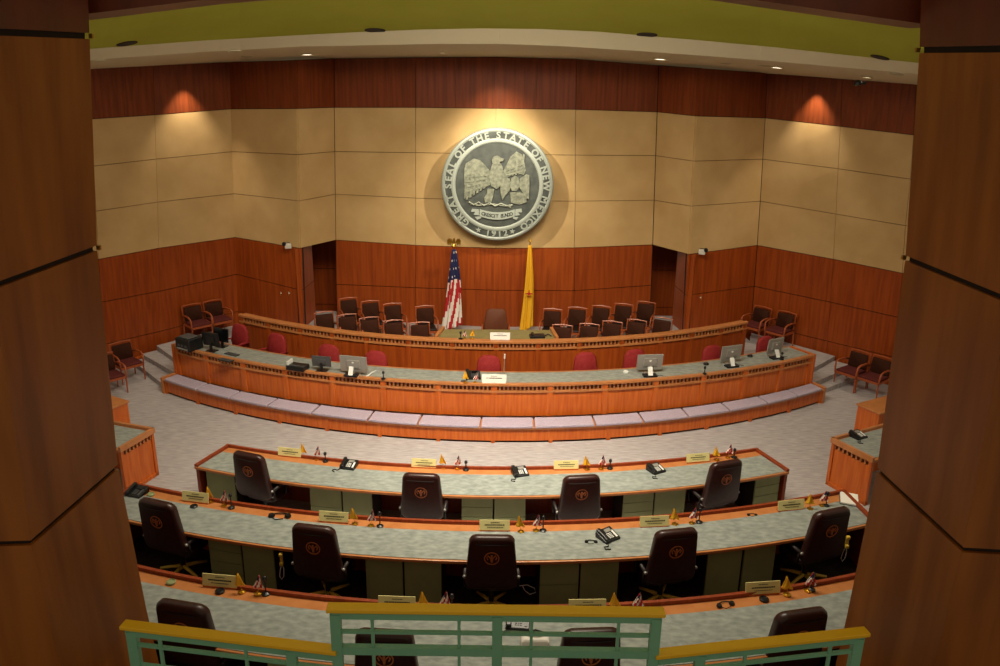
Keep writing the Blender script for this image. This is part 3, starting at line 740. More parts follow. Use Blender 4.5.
ac = armchair('armchair', brown_fab, leather2, True); tag(ac, 'x', 'chair', 'armchairs on the rostrum')
def put_arm(proto, first, px, py, zt, zf, face, label, group, d=.32):
    p = pz(px, py, zt); f = Vector((face[0], face[1], 0)).normalized(); rz = math.atan2(f.y, f.x)-math.pi/2
    place(proto, first, Vector((p.x, p.y, zf))+f*d, rz, label, group, (.86, .92, 1) if 'rostrum' in group else (.94, 1, 1))
first = True
for side, lst, dd in (('left', ((347.5, 296.5), (369.5, 299.5), (392, 302), (424.5, 304.5)), 'back row armchair left of the flags, '), ('right', ((553, 307.5), (578, 306), (602, 304.5), (624.5, 302.5), (647, 300.5)), 'back row armchair right of the yellow flag, ')):
    n = len(lst); o_ = (['furthest from the striped flag', 'second from the dark corner', 'third from the dark corner', 'standing beside the striped flag'] if side == 'left' else
                        ['nearest to the flag', 'second from the flag', 'third from the flag', 'fourth from the flag', 'nearest to the dark corner'])
    for (px, py), t in zip(lst, o_):
        x = pz(px, py, 1.66).x
        put_arm(ac, first, px, py, 1.62, .68, (-x*.12, -1), 'brown wood framed '+dd+t, 'back row of rostrum armchairs'); first = False
for side, lst in (('left', ((323.5, 315.5), (346.5, 318), (369, 321), (393, 324), (419.5, 326))), ('right', ((562.5, 328.5), (589.5, 327.5), (612.5, 325), (637, 323.5), (663, 321.5)))):
    o_ = ['closest to the left corner', 'second from the left corner', 'in the middle of the five', 'second from the striped flag', 'beside the centre table'] if side == 'left' else ['beside the centre table', 'second from the centre table', 'in the middle of the five', 'second from the right corner', 'closest to the right corner']
    for (px, py), t in zip(lst, o_):
        x = pz(px, py, 1.66).x
        put_arm(ac, False, px, py, 1.50, .68, (-x*.12, -1), 'low dark armchair behind the %s rostrum rail, %s' % (side, t), 'front row of rostrum armchairs', .30)
cc = empty('high_back_chair', (0, 0, 0)); tag(cc, 'brown upholstered chair standing alone between the two flags behind the name card', 'chair')
p = pz(496, 308.5, 1.68); cc.location = (p.x, p.y-.3, .68); cc.rotation_euler = (0, 0, math.pi)
bk = padded(.60, .50, .42, 1.0, .09, .08, .12, -.02).build('backrest', tan_fab, cc, smooth=True)
for v in bk.data.vertices: v.co.y -= .25
MB().box((0, 0, .42), (.56, .52, .10)).build('seat', tan_fab, cc, bevel=.03)
for sx in (-1, 1):
    MB().tube([(sx*.29, -.28, .45), (sx*.32, -.22, .62), (sx*.32, .15, .62), (sx*.30, .18, .42)], .022, 8).build('armrest', arm_wood, cc, smooth=True)
    for y in (-.2, .2): MB().tube([(sx*.25, y, .40), (sx*.26, y, 0)], .02, 6).build('leg', arm_wood, cc)
sa = armchair('side_armchair', brown_fab, maroon_fab, False); tag(sa, 'x', 'chair', 'armchairs by the side walls')
sa_list = [(191, 304.5, .36, (.7, -.75), 'wooden armchair on the left of the upper left pair, beside the black printer'), (212, 300.5, .36, (.7, -.75), 'wooden armchair on the right of the upper left pair, by the inner corner'),
           (119.5, 342, 0, (.75, -.7), 'wooden armchair with maroon seat on the floor at the left wall, fully visible'), (101, 354, 0, (.75, -.7), 'wooden armchair at the left wall mostly hidden by the column'),
           (763.5, 307, .36, (-.75, -.7), 'wooden armchair on the left of the upper right pair, by the inner corner'), (787.5, 312, .36, (-.75, -.7), 'wooden armchair on the right of the upper right pair'),
           (861.5, 351, 0, (-.8, -.6), 'wooden armchair with maroon seat at the right wall beside the steps'), (884, 357, 0, (-.8, -.6), 'wooden armchair with maroon seat touching the right column edge')]
for i, (px, py, zf, f, lb) in enumerate(sa_list):
    put_arm(sa, i == 0, px, py, zf+.87, zf, f, lb, 'armchairs by the side walls')

# ---------------------------------------------------------------- seal
SY = LV['M']['P'][4].y-.36
sc_ = pY(497.3, 185.3, SY); SR = 55.3*(sc_-CAM).length/F/1.0
seal = empty('state_seal', sc_); tag(seal, 'large round silver state seal with eagle mounted on the beige back wall', 'seal')
tilt = 0
def D(r, y): return (r*SR, y)
MX = Matrix.Rotation(math.pi/2, 3, 'X')     # z axis -> -y (towards camera)
MB().lathe([(SR*.97, -.16), (SR, -.12), (SR, .0), (SR*.985, .03), (SR*.955, .045), (SR*.93, .03), (SR*.93, -.16)], (0, 0, 0), 72, MX, False).build('outer_rim', seal_silver, seal, smooth=False)
MB().lathe([(SR*.935, -.10), (SR*.935, .03), (SR*.80, .03), (SR*.80, -.1)], (0, 0, 0), 72, MX, False).build('letter_band', seal_dark, seal)
MB().lathe([(SR*.82, -.05), (SR*.82, .05), (SR*.795, .065), (SR*.765, .065), (SR*.745, .04), (SR*.745, -.05)], (0, 0, 0), 72, MX, False).build('inner_ring', seal_silver, seal)
MB().lathe([(SR*.75, -.05), (SR*.75, .028)], (0, 0, 0), 72, MX).build('centre_disc', seal_dark, seal)
def glyph(ch, size, M, m, parent, depth=.015, name='letter'):
    cu = bpy.data.curves.new('t', 'FONT'); cu.body = ch; cu.size = size; cu.align_x = 'CENTER'; cu.align_y = 'CENTER'; cu.extrude = depth; cu.offset = size*.034
    cu.resolution_u = 3
    ob = bpy.data.objects.new('t', cu); C.objects.link(ob); dg = bpy.context.evaluated_depsgraph_get(); dg.update()
    me = bpy.data.meshes.new_from_object(ob.evaluated_get(dg)); bpy.data.objects.remove(ob)
    me.materials.clear(); me.materials.append(m)
    me.transform(M.to_4x4() if len(M) == 3 else M)
    o = bpy.data.objects.new(name, me); C.objects.link(o); o.parent = parent; return o
def M4(rot, loc): return Matrix.Translation(loc) @ rot.to_4x4()
base = MX
txt = 'GREAT SEAL OF THE STATE OF NEW MEXICO'
wd = {' ': .55, 'I': .45, 'M': 1.2, 'W': 1.3}
tot = sum(wd.get(c, .95) for c in txt); a = 234.0; step = 294.0/tot
band = empty('seal_lettering', (0, 0, 0)); band.parent = seal
meshes = []
for ch in txt:
    w_ = wd.get(ch, .95)*step; ac_ = math.radians(a-w_/2)
    if ch != ' ':
        pos = Vector((math.cos(ac_)*SR*.868, -.04, math.sin(ac_)*SR*.868))
        meshes.append(glyph(ch, SR*.165, M4(MX @ Matrix.Rotation(ac_-math.pi/2, 3, 'Z'), pos), seal_silver, seal))
    a -= w_
for i, ch in enumerate('1912'):
    ac_ = math.radians(-90+(i-1.5)*7)
    pos = Vector((math.cos(ac_)*SR*.868, -.04, math.sin(ac_)*SR*.868))
    meshes.append(glyph(ch, SR*.165, M4(MX @ Matrix.Rotation(ac_+math.pi/2, 3, 'Z'), pos), seal_silver, seal))
# join letters into one lettering mesh
mb = MB()
for o in meshes:
    mb.add([v.co.copy() for v in o.data.vertices], [tuple(p.vertices) for p in o.data.polygons]); bpy.data.objects.remove(o)
bpy.data.objects.remove(band)
def flat(mb, pts, y0, y1):
    n = len(pts); vs = [Vector((p[0], y0, p[1])) for p in pts]+[Vector((p[0], y1, p[1])) for p in pts]
    return mb.add(vs, [tuple(range(n)), tuple(range(n, 2*n))[::-1]]+[(i, (i+1) % n, n+(i+1) % n, n+i) for i in range(n)])
for ang in (247.5, 289):
    c = (math.cos(math.radians(ang))*SR*.868, math.sin(math.radians(ang))*SR*.868)
    flat(mb, [(c[0]+SR*(.055 if k % 2 == 0 else .022)*math.cos(math.radians(90+36*k)), c[1]+SR*(.055 if k % 2 == 0 else .022)*math.sin(math.radians(90+36*k))) for k in range(10)], -.03, -.055)
mb.build('lettering', seal_silver, seal)
def cr(pts): return [((x-343)/247*SR, (330-y)/247*SR) for x, y in pts]
mb = MB(); y0 = -.028
flat(mb, cr([(312, 268), (290, 245), (268, 222), (240, 215), (205, 236), (198, 262), (198, 300), (200, 345), (197, 390), (222, 380), (250, 352), (282, 340), (312, 328)]), y0, y0-.03)
for k in range(7):      # left wing feathers
    x0, yy0 = 205+k*15, 395-k*10
    flat(mb, cr([(x0, yy0), (x0+10, yy0-4), (x0+14+k*2, 265+k*4), (x0+6+k*2, 262+k*4)]), y0-.03, y0-.045)
for k in range(4): flat(mb, cr([(205, 290+k*22), (300, 284+k*14), (300, 289+k*14), (205, 297+k*22)]), y0-.03, y0-.052)
flat(mb, cr([(366, 270), (382, 240), (398, 205), (425, 182), (448, 195), (460, 225), (466, 262), (458, 282), (425, 274), (395, 290), (368, 305)]), y0, y0-.03)
for k in range(6):
    x0 = 378+k*14; flat(mb, cr([(x0, 292-k*3), (x0+8, 290-k*3), (x0+12, 250-k*11), (x0+5, 246-k*11)]), y0-.03, y0-.045)
for k in range(3): flat(mb, cr([(380, 262+k*10), (455, 232+k*16), (456, 237+k*16), (380, 267+k*10)]), y0-.03, y0-.052)
flat(mb, cr([(322, 232), (312, 262), (306, 298), (316, 330), (340, 345), (362, 325), (372, 288), (366, 250), (356, 232)]), y0, y0-.06)
flat(mb, cr([(322, 236), (318, 218), (326, 204), (342, 200), (354, 208), (371, 214), (366, 222), (352, 226), (356, 240)]), y0, y0-.07)
flat(mb, cr([(300, 345), (330, 345), (326, 372), (318, 402), (290, 404), (286, 384), (298, 366)]), y0, y0-.05)
flat(mb, cr([(398, 300), (372, 286), (358, 296), (356, 330), (358, 360), (366, 392), (380, 370), (396, 352), (404, 330)]), y0, y0-.05)
flat(mb, cr([(440, 300), (470, 278), (482, 284), (484, 330), (482, 388), (466, 376), (452, 354), (438, 332)]), y0, y0-.05)
flat(mb, cr([(404, 296), (420, 284), (436, 296), (440, 330), (428, 352), (408, 350), (398, 330)]), y0, y0-.07)
flat(mb, cr([(400, 360), (420, 356), (448, 358), (470, 372), (474, 400), (440, 412), (404, 404)]), y0, y0-.04)
for k in range(8): flat(mb, cr([(404+k*9, 362+(k % 3)*12), (410+k*9, 358+(k % 3)*12), (411+k*9, 374+(k % 3)*12), (405+k*9, 376+(k % 3)*12)]), y0-.04, y0-.055)
mb.tube([Vector((x, -.06, z)) for x, z in cr([(218, 402), (240, 416), (262, 404), (285, 418), (310, 406), (335, 420), (360, 408), (385, 418), (412, 414)])], .022, 6)
mb.tube([Vector((x, -.05, z)) for x, z in cr([(225, 412), (260, 418), (330, 412), (405, 424)])], .018, 6)
mb.build('eagle_relief', seal_mid, seal)
mb = MB(); n = 12; topb = []; bot = []
for i in range(n+1):
    x = 266+156*i/n; s = 1-((x-343)/78)**2
    topb.append((x, 434+14*s)); bot.append((x, 464+16*s))
flat(mb, cr(topb+bot[::-1]), y0, y0-.045)
for pts in ([(262, 436), (232, 434), (228, 448), (246, 446), (240, 460), (264, 462)], [(270, 466), (246, 470), (256, 482), (274, 474)],
            [(424, 434), (452, 430), (454, 446), (436, 446), (446, 458), (424, 462)], [(416, 466), (438, 468), (430, 480), (414, 474)]):
    flat(mb, cr(pts), y0, y0-.035)
mb.build('ribbon', seal_silver, seal)
mb = MB(); s_ = 'CRESCIT EUNDO'; ob_ = []
for i, ch in enumerate(s_):
    if ch == ' ': continue
    x = 276+135*(i+.5)/13; s = 1-((x-343)/78)**2; cx_, cz_ = cr([(x, 449+15*s)])[0]
    g = glyph(ch, SR*.085, M4(MX, Vector((cx_, y0-.048, cz_))), ink, seal, .004)
    mb.add([v.co.copy() for v in g.data.vertices], [tuple(p.vertices) for p in g.data.polygons]); bpy.data.objects.remove(g)
mb.build('motto', seal_dark, seal)

# ---------------------------------------------------------------- flags
def big_flag(name, label, px, top, bottom, kind, Y):
    b = pY(px[1], bottom, Y); t = pY(px[0], top, Y)
    r = empty(name, (b.x, Y, .68)); tag(r, label, 'flag', 'flags on poles under the seal'); zb, zt = b.z-.68, t.z-.68
    MB().tube([(0, 0, .05), (t.x-b.x, 0, zt+.05)], .016, 10).build('pole', brass, r)
    MB().lathe([(.16, 0), (.16, .03), (.06, .06), (.02, .1)], (0, 0, 0), 20).build('base', brass, r)
    mb = MB(); N = 56; K = 40; rows = []; cols = []
    for k in range(K+1):
        s = k/K; z = lerp(zt-.03, zb, s)
        rad = lerp(.035, .21, s**.75) if kind != 'y' else lerp(.03, .135, s**.8); cx_ = lerp(t.x-b.x, 0, s)
        row = []
        for i in range(N):
            a = 2*math.pi*i/N; pl = 1+.30*math.sin(a*6+s*1.5)+.10*math.sin(a*11-s*3)
            row.append(Vector((cx_+rad*pl*math.cos(a)+.03*math.sin(s*4)*s, rad*.65*pl*math.sin(a), z+.10*s*math.sin(a*1.0+1.9))))
        rows.append(row)
    mb.loft(rows)
    f = mb.build('cloth', [yellow_cloth] if kind == 'y' else [red_cloth, white_cloth, blue_cloth], r, smooth=True)
    if kind != 'y':
        me = f.data
        for p in me.polygons:
            if p.index >= N*K: continue
            k, i = divmod(p.index, N); s = k/K
            if s < .40+.05*math.sin(i*2*math.pi/N):
                star = (k % 4 == 1 and (i+k//4*2) % 5 == 0)
                p.material_index = 1 if star else 2
            else: p.material_index = int((i/N*15+s*4.0)) % 2
    else:
        c = Vector((.02, -.20, (zt+zb)/2-.1)); q = MB(); q.lathe([(.035, 0), (.035, .02)], c, 14, MX)
        for k in range(4):
            a = k*math.pi/2; q.box(c+Vector((math.cos(a)*.06, -.01, math.sin(a)*.06)), (.06 if k % 2 == 0 else .025, .015, .025 if k % 2 == 0 else .06))
        q.build('sun_symbol', red_cloth, r)
    q = MB(); cx_ = t.x-b.x
    if kind != 'y':
        q.lathe([(.02, 0), (.05, .03), (.03, .07), (.02, .1)], (cx_, 0, zt+.03), 10)
        q.tube([(cx_, 0, zt+.12), (cx_, -.01, zt+.24)], .035, 8, .02)
        for sx in (-1, 1):
            flat(q, [(cx_+sx*x, zt+z) for x, z in ((.02, .14), (.07, .22), (.13, .24), (.17, .18), (.15, .05), (.12, .12), (.09, .07), (.06, .12))], .015, -.015)
    else:
        q.lathe([(.02, 0), (.035, .03), (.02, .08), (.004, .14)], (cx_, 0, zt+.03), 10)
    q.build('finial', brass, r)
big_flag('national_flag', 'red white and blue striped flag draped on a pole with brass eagle', (454, 453), 248, 328, 'us', 20.0)
big_flag('state_flag', 'plain yellow flag with small red sun symbol draped on a pole', (530, 527), 244, 330, 'y', 20.0)

# ---------------------------------------------------------------- small things on desks
def tent_card(name, label, p, w_, h_, rz, lines=3, m=paper, base=True):
    r = empty(name, p, rz); tag(r, label, 'name card', None)
    q = MB(); q.box((0, 0, h_/2+.015), (w_, .012, h_), rx=-.22); q.build('card', m, r)
    q = MB(); q.box((0, .01, .008), (w_*.96, .07, .016)); q.box((0, .035, h_*.3), (w_*.9, .01, h_*.55), rx=.35); q.build('holder', desk_wood if m is paper else m, r)
    q = MB()
    for i, (lw, lh) in enumerate(((.26, .05), (.66, .10), (.5, .05))[:lines]):
        zz = h_*(.78-.24*i)+.015; x = -w_*lw/2
        k = 0
        while x < w_*lw/2:
            l_ = w_*random.uniform(.03, .07); q.box((x+l_/2, -.0075-.0+(zz-h_/2-.015)*.223, zz), (l_*.8, .003, h_*lh), rx=-.22); x += l_
    q.build('printed_name', ink, r)
    return r
def desk_flag(label, p, h_, kind, lean, group):
    r = empty('desk_flag', p); tag(r, label, 'flag', group)
    MB().lathe([(.045, 0), (.045, .012), (.015, .02), (.012, .035)], (0, 0, 0), 14).build('base', brass, r)
    MB().tube([(0, 0, .02), (lean*h_, 0, h_)], .004, 6).build('stick', brass, r)
    mats = [yellow_cloth] if kind == 'y' else [red_cloth, white_cloth, blue_cloth]
    q = MB(); rows = []
    K = 8
    for k in range(K+1):
        s = k/K; z = h_*(1-.02-.62*s); w_ = h_*(.06+.36*min(s*1.25, 1)*(1 if s < .8 else 1.3-1.2*(s-.8)*4*.3))
        x0 = lean*z
        row = []
        for i in range(9):
            u = i/8; row.append(Vector((x0-w_*.5+w_*u, .012*math.sin(u*9+s*2)-.01, z-.08*h_*abs(u-.5))))
        rows.append(row+[v+Vector((0, .006, 0)) for v in row[::-1]])
    q.loft(rows); f = q.build('cloth', mats, r, smooth=False)
    if kind != 'y':
        for pl_ in f.data.polygons:
            if pl_.index >= 18*K: continue
            k, i = divmod(pl_.index, 18)
            pl_.material_index = 2 if (k < 3 and (i % 9) < 5) else (((i+k//2) // 2) % 2)
    return r
def microphone(label, p, h_, lean=(0, 0)):
    r = empty('microphone', p); tag(r, label, 'microphone', 'microphones on the desks')
    MB().lathe([(.05, 0), (.05, .015), (.02, .03)], (0, 0, 0), 14).build('base', black_p, r)
    MB().tube([(0, 0, .02), (lean[0]*.5, lean[1]*.5, h_*.6), (lean[0], lean[1], h_)], .009, 6).build('gooseneck', black_p, r)
    MB().lathe([(.008, -.03), (.024, -.015), (.028, .01), (.02, .035), (.006, .04)], (lean[0], lean[1], h_), 10).build('head', black_p, r, smooth=True)
    return r
def phone(label, p, rz, light=True, s=1.0):
    r = empty('desk_phone', p, rz); tag(r, label, 'phone', None); r.scale = (s, s, s)
    q = MB(); q.add([(-.13, -.11, 0), (.13, -.11, 0), (.13, .12, 0), (-.13, .12, 0), (-.13, -.11, .03), (.13, -.11, .03), (.13, .12, .09), (-.13, .12, .09)],
          [(3, 2, 1, 0), (4, 5, 6, 7), (0, 1, 5, 4), (1, 2, 6, 5), (2, 3, 7, 6), (3, 0, 4, 7)]); q.build('body', black_p, r, bevel=.008)
    q = MB(); q.box((-.095, 0, .09), (.05, .05, .025), rx=.25); q.box((-.095, -.085, .058), (.058, .06, .045), rx=.25); q.box((-.095, .085, .10), (.058, .06, .045), rx=.25); q.box((-.095, 0, .088), (.045, .17, .03), rx=.25); q.build('handset', black_p, r, bevel=.01)
    q = MB(); q.box((0.03, .055, .083), (.10, .06, .008), rx=.255); q.build('display', silver_p if light else screen_m, r)
    q = MB()
    for i in range(4):
        for j in range(3): q.box((-.02+j*.028, -.065+i*.024, .045+i*.0063), (.019, .015, .008), rx=.255)
    q.box((.09, -.02, .056), (.03, .13, .008), rx=.255); q.build('keypad', white_p if light else grey_p, r)
    q = MB(); q.tube([(-.10, -.11, .02), (-.14, -.17, .012), (-.20, -.15, .012), (-.22, -.2, .012), (-.16, -.24, .012)], .007, 6); q.build('cord', black_p, r)
    return r
# stations: (row, plate, yellow flag, striped flag, mic)
names = {1: ['left end', 'left of centre', 'right of centre', 'right end'], 2: ['far left', 'left of centre', 'centre', 'right of centre', 'far right'], 3: ['far left', 'left of centre', 'right of centre', 'far right']}
rowname = {1: 'front row desk', 2: 'middle row desk', 3: 'rear row desk'}
st = {1: [((290, 456.5), (304.5, 457), (317, 459.5), (325.5, 461.5)), ((424, 467.5), (443.5, 468), (457, 469), (466, 470)), ((566, 469.3), (587, 469.5), (601, 469), (610, 468.5)), ((697.5, 462), (716.5, 460), (728, 457.5), (734, 457.5))],
      2: [((196, 502), (211, 502), (224, 506), (231.5, 508)), ((334, 522), (355, 524), (371, 526), (380, 526.5)), ((494.5, 530.5), (521, 532), (536, 531), (543, 531)), ((654, 526.5), (675, 524.5), (692, 523.5), (699, 522.5)), ((790.5, 510), (810, 509), (822, 506), (826, 506))],
      3: [((220.5, 587), (242, 592), (258, 594), (266, 594)), ((397, 609), (425, 611), (444, 611), (452, 612)), ((587, 612), (615.5, 612), (636, 612), None), ((762, 594), (787, 595), (808, 591), (811, 590))]}
for row in (1, 2, 3):
    zt = (.83, 1.18, 1.53)[row-1]; A_ = (R1F, R2F, R3F)[row-1]
    for nm, (a, b, c, d) in zip(names[row], st[row]):
        where = '%s of the %s' % (nm, rowname[row]) if 'end' in nm or 'far' in nm or nm == 'centre' else '%s on the %s' % (nm, rowname[row])
        p = pz(*a, zt+.0); ang = -math.atan2(CX-p.x, CY-p.y)
        m_ = paper
        tent_card('name_card', 'cream printed name card standing at the '+where if 'of the' in where else 'cream printed name card standing '+where, Vector((p.x, p.y, zt)), .42, .145, ang*.7, 3, m_)['group'] = 'name cards on the '+rowname[row]
        hh = .26
        for q_, kind, ln, nm2 in ((b, 'y', -.12, 'small yellow desk flag'), (c, 'us', .12, 'small red white and blue desk flag')):
            p = pz(*q_, zt); desk_flag('%s, %s' % (nm2, where), Vector((p.x, p.y, zt+.0)), hh, kind, ln, nm2+'s')
        if d:
            p = pz(*d, zt); microphone('black gooseneck microphone beside the desk flags, '+where, Vector((p.x, p.y, zt)), .14 if row == 1 else .2)
# phones
for px, py, z, rz, lb, lt in ((349, 467, .834, -.2, 'black desk phone with pale keys on the front row desk, left of centre', True), (520, 474, .834, .3, 'grey desk phone at the middle of the front row desk', True),
                              (656, 471, .834, .5, 'grey desk phone on the front row desk, right of centre', True), (137, 494, 1.184, -.3, 'black desk phone at the left end of the middle row desk', False),
                              (608, 538, 1.184, .6, 'black desk phone with curled cord on the middle row desk', True), (518, 624, 1.534, -.1, 'black desk phone seen through the teal railing', False),
                              (858, 437, .90, .5, 'black desk phone on the right side desk by the column', True)):
    p = pz(px, py, z); phone(lb, Vector((p.x, p.y, z)), rz, lt, 1.0)
def headset(label, p, s=1, rz=0):
    r = empty('headset', p, rz); tag(r, label, 'headset'); r.scale = (s, s, s)
    MB().tube([(.09*math.cos(a), .05*math.sin(a), .014+.0*a) for a in [math.pi*i/8 for i in range(9)]], .008, 6).build('headband', black_p, r)
    for sx in (-1, 1): MB().lathe([(.03, 0), (.038, .012), (.03, .035)], (sx*.09, -.01, 0), 12).build('ear_cup', black_p, r)
    MB().tube([(-.09, -.03, .012), (-.03, -.08, .012), (.05, -.06, .012)], .005, 5).build('boom', black_p, r)
p = pz(280, 516.5, 1.18); headset('black headset lying on the middle row desk, left side', Vector((p.x, p.y, 1.18)), 1.3)
p = pz(591, 542, 1.185); headset('small black clip earpiece beside the corded phone on the middle row', Vector((p.x, p.y, 1.185)), .7)
p = pz(752, 515, 1.18); headset('black earpiece lying on the wooden strip of the middle row desk, right side', Vector((p.x, p.y, 1.18)), .6)
p = pz(725, 605, 1.53); headset('dark headset lying on the rear row desk, right side', Vector((p.x, p.y, 1.53)), .9, .3)
def ring_thing(label, p, r0, m):
    q = MB(); q.lathe([(r0*.7, 0), (r0, 0), (r0, .02), (r0*.8, .03), (r0*.7, .02)], (0, 0, 0), 20); o = q.build('desk_grommet', m, None); o.location = p; tag(o, label, 'grommet', 'round grommets on the desks')
for px, py, z, lb in ((220, 592, 1.53, 'round dark grommet under the far left name card of the rear row'), (171, 583, 1.53, 'round grommet on the rear row desk nearest the left column'), (764, 600, 1.53, 'round dark grommet under the far right name card of the rear row'),
                      (151, 495, 1.18, 'round grommet beside the phone at the left end of the middle row'), (194, 507, 1.18, 'small dark grommet under the far left card of the middle row')):
    p = pz(px, py, z); ring_thing(lb, Vector((p.x, p.y, z)), .055, black_p if 'dark' in lb else cab_green)
p = pz(849, 500, 1.184); r = empty('folder', (p.x, p.y, 1.184), -.35); tag(r, 'white folder of papers at the right end of the middle row desk', 'folder')
MB().box((0, 0, .006), (.27, .36, .012)).build('cover', grey_p, r); MB().box((0, 0, .022), (.25, .34, .02)).build('papers', whitepaper, r)
p = pz(247, 456, .83); r = empty('wooden_block', (p.x-.05, p.y, .83), -.25); tag(r, 'small pale block lying on the lip behind the left end chair', 'block'); MB().box((0, 0, .012), (.16, .05, .024)).build('body', white_p, r, bevel=.004)
# basket behind railing
p = pz(535, 645, 1.534); r = empty('handbag', (p.x, p.y, 1.534)); tag(r, 'pale cream bag with dark handle on the rear desk behind the railing post', 'bag')
q = MB(); q.loft([[Vector((x*.17*s, y*.09*s, z)) for x, y in ((-1, -1), (1, -1), (1, 1), (-1, 1))] for z, s in ((0, .85), (.04, .9), (.09, .85), (.12, .7))]); q.build('body', whitepaper, r, bevel=.02)
MB().tube([(-.08, 0, .11), (-.06, 0, .17), (0, 0, .19), (.06, 0, .17), (.08, 0, .11)], .01, 6).build('handle', black_p, r)
# hanging handsets and cables
def hanging(label, px, py, z, Yoff=0, loop=True):
    p = pz(px, py, z); r = empty('hanging_handset', p); tag(r, label, 'handset', 'handsets hanging under the middle row desk')
    q = MB(); q.box((0, 0, -.1), (.045, .035, .16)); q.box((0, -.02, -.03), (.05, .05, .05)); q.box((0, -.02, -.17), (.05, .05, .05)); q.build('body', star_base, r, bevel=.01)
    q = MB(); q.tube([(0, 0, -.18), (-.03, 0, -.28), (-.045, 0, -.38), (-.02, 0, -.43), (.012, 0, -.38), (.02, 0, -.26), (.0, 0, -.19)], .006, 6); q.build('cable', white_p, r)
hanging('yellow handset with white cable hanging under the middle row desk, left side', 281, 552, 1.10)
hanging('yellow handset with looped white cable hanging by the right end chair', 848, 535, 1.10)
p = pz(527, 588, .62); q = MB(); q.tube([(-.12, 0, .03), (0, 0, .05), (.10, 0, .0), (.12, 0, -.07), (.04, 0, -.10), (-.03, 0, -.04), (-.06, 0, .03)], .006, 6)
o = q.build('cable_loop', white_p); o.location = p; tag(o, 'thin white cable loop hanging right of the centre middle row chair', 'cable')

# dais equipment
ZD = 1.077
def monitor(label, px, py, w_, h_, rz, m_back, m_base, foot=True, z=ZD, stem_h=.12, logo=True, tiltx=0.12):
    p = pz(px, py, z); r = empty('monitor', (p.x, p.y, z), rz); tag(r, label, 'monitor', None)
    q = MB(); q.box((0, .0, stem_h+h_/2), (w_, .03, h_), rx=tiltx); q.box((0, -.02, stem_h+h_/2), (w_*.5, .03, h_*.5), rx=tiltx); bk = q.build('housing', m_back, r, bevel=.008)
    q = MB(); q.box((0, .017, stem_h+h_/2), (w_*.95, .006, h_*.92), rx=tiltx); q.build('screen', screen_m, bk)
    MB().box((0, -.02, (stem_h+.1)/2), (.06, .03, stem_h+.1)).build('stand', m_base, r)
    MB().box((0, 0, .008), (.24, .18, .016)).build('foot', m_base, r, bevel=.006)
    if logo: MB().lathe([(.025, 0), (.025, .006)], (0, -.036, stem_h+h_*.62), 14, MX).build('round_logo', white_p, bk)
    return r
monitor('black monitor with stand at the left end of the dais desk, nearer one', 212, 351, .44, .32, -.35, black_p, black_p, logo=False)
monitor('black monitor turned away at the left end of the dais desk, back to back', 222, 346.5, .42, .32, 2.75, black_p, black_p, logo=False)
monitor('dark monitor on the left part of the dais desk', 322, 371, .42, .24, -.15, grey_p, black_p, logo=False, stem_h=.1)
monitor('silver monitor back with white phone before it, left part of dais desk', 354, 374.5, .60, .36, -.22, silver_p, silver_p, stem_h=.06)
monitor('silver monitor right of the dais centre, broadest of the right three', 649, 373, .56, .36, .12, silver_p, silver_p, stem_h=.07)
monitor('silver monitor back on dais desk, middle one of the right three', 730, 363.5, .52, .36, .35, silver_p, silver_p, stem_h=.07)
monitor('silver monitor back on dais desk nearest its right end', 774, 356, .46, .36, .5, silver_p, silver_p, stem_h=.07)
def dais_phone(label, px, py, rz):
    p = pz(px, py, ZD); r = empty('upright_phone', (p.x, p.y, ZD), rz); tag(r, label, 'phone', 'white upright phones before the monitors')
    MB().box((0, .02, .02), (.30, .16, .04)).build('body', black_p, r, bevel=.01)
    MB().box((0, .0, .11), (.10, .025, .20), rx=-.45).build('handset', white_p, r, bevel=.008)
    MB().tube([(.15, 0, .02), (.24, .03, .012), (.28, -.02, .012)], .006, 5).build('cord', black_p, r)
dais_phone('white upright phone before the left silver monitor on the dais', 351, 376.3, -.2)
dais_phone('white upright phone before the silver monitor right of centre on the dais', 650, 376.5, .1)
dais_phone('white upright phone before the middle of the right three monitors', 732, 367, .3)
dais_phone('white upright phone before the monitor nearest the right dais end', 777, 358.5, .4)
p = pz(190, 348.5, ZD); r = empty('printer', (p.x, p.y, ZD), -.55); tag(r, 'black boxy printer at the left end of the dais desk', 'printer')
MB().box((0, 0, .14), (.46, .40, .28)).build('body', black_p, r, bevel=.02); MB().box((0, -.02, .295), (.34, .28, .03)).build('lid', grey_p, r, bevel=.01)
for i in range(3): MB().box((-.12+i*.12, -.203, .12+.0*i), (.07, .01, .05)).build('button_panel', grey_p, r)
MB().box((0, -.205, .05), (.36, .02, .03)).build('paper_slot', silver_p, r)
p = pz(298, 369.0, ZD); r = empty('stenography_machine', (p.x, p.y, ZD), -.32); tag(r, 'low black machine with grey keys on the left part of the dais desk', 'machine')
MB().box((0, 0, .05), (.42, .26, .10)).build('body', black_p, r, bevel=.01)
MB().box((-.19, 0, .12), (.03, .2, .12)).build('side_plate', white_p, r)
for i in range(4): MB().box((-.10+i*.09, -.08, .105), (.07, .05, .02)).build('key_block', grey_p, r)
for px, py, rz, lb in ((232, 354.5, -.5, 'black keyboard lying behind the black monitors on the dais desk'), (226, 360.5, -.4, 'thin black keyboard lying along the dais desk rim beside the monitors')):
    p = pz(px, py, ZD); r = empty('keyboard', (p.x, p.y, ZD), rz); tag(r, lb, 'keyboard')
    MB().box((0, 0, .008), (.36, .13, .016)).build('case', black_p, r, bevel=.004)
    q = MB()
    for i in range(10):
        for j in range(3): q.box((-.15+.033*i, -.04+.04*j, .019), (.026, .03, .006))
    q.build('keys', grey_p, r)
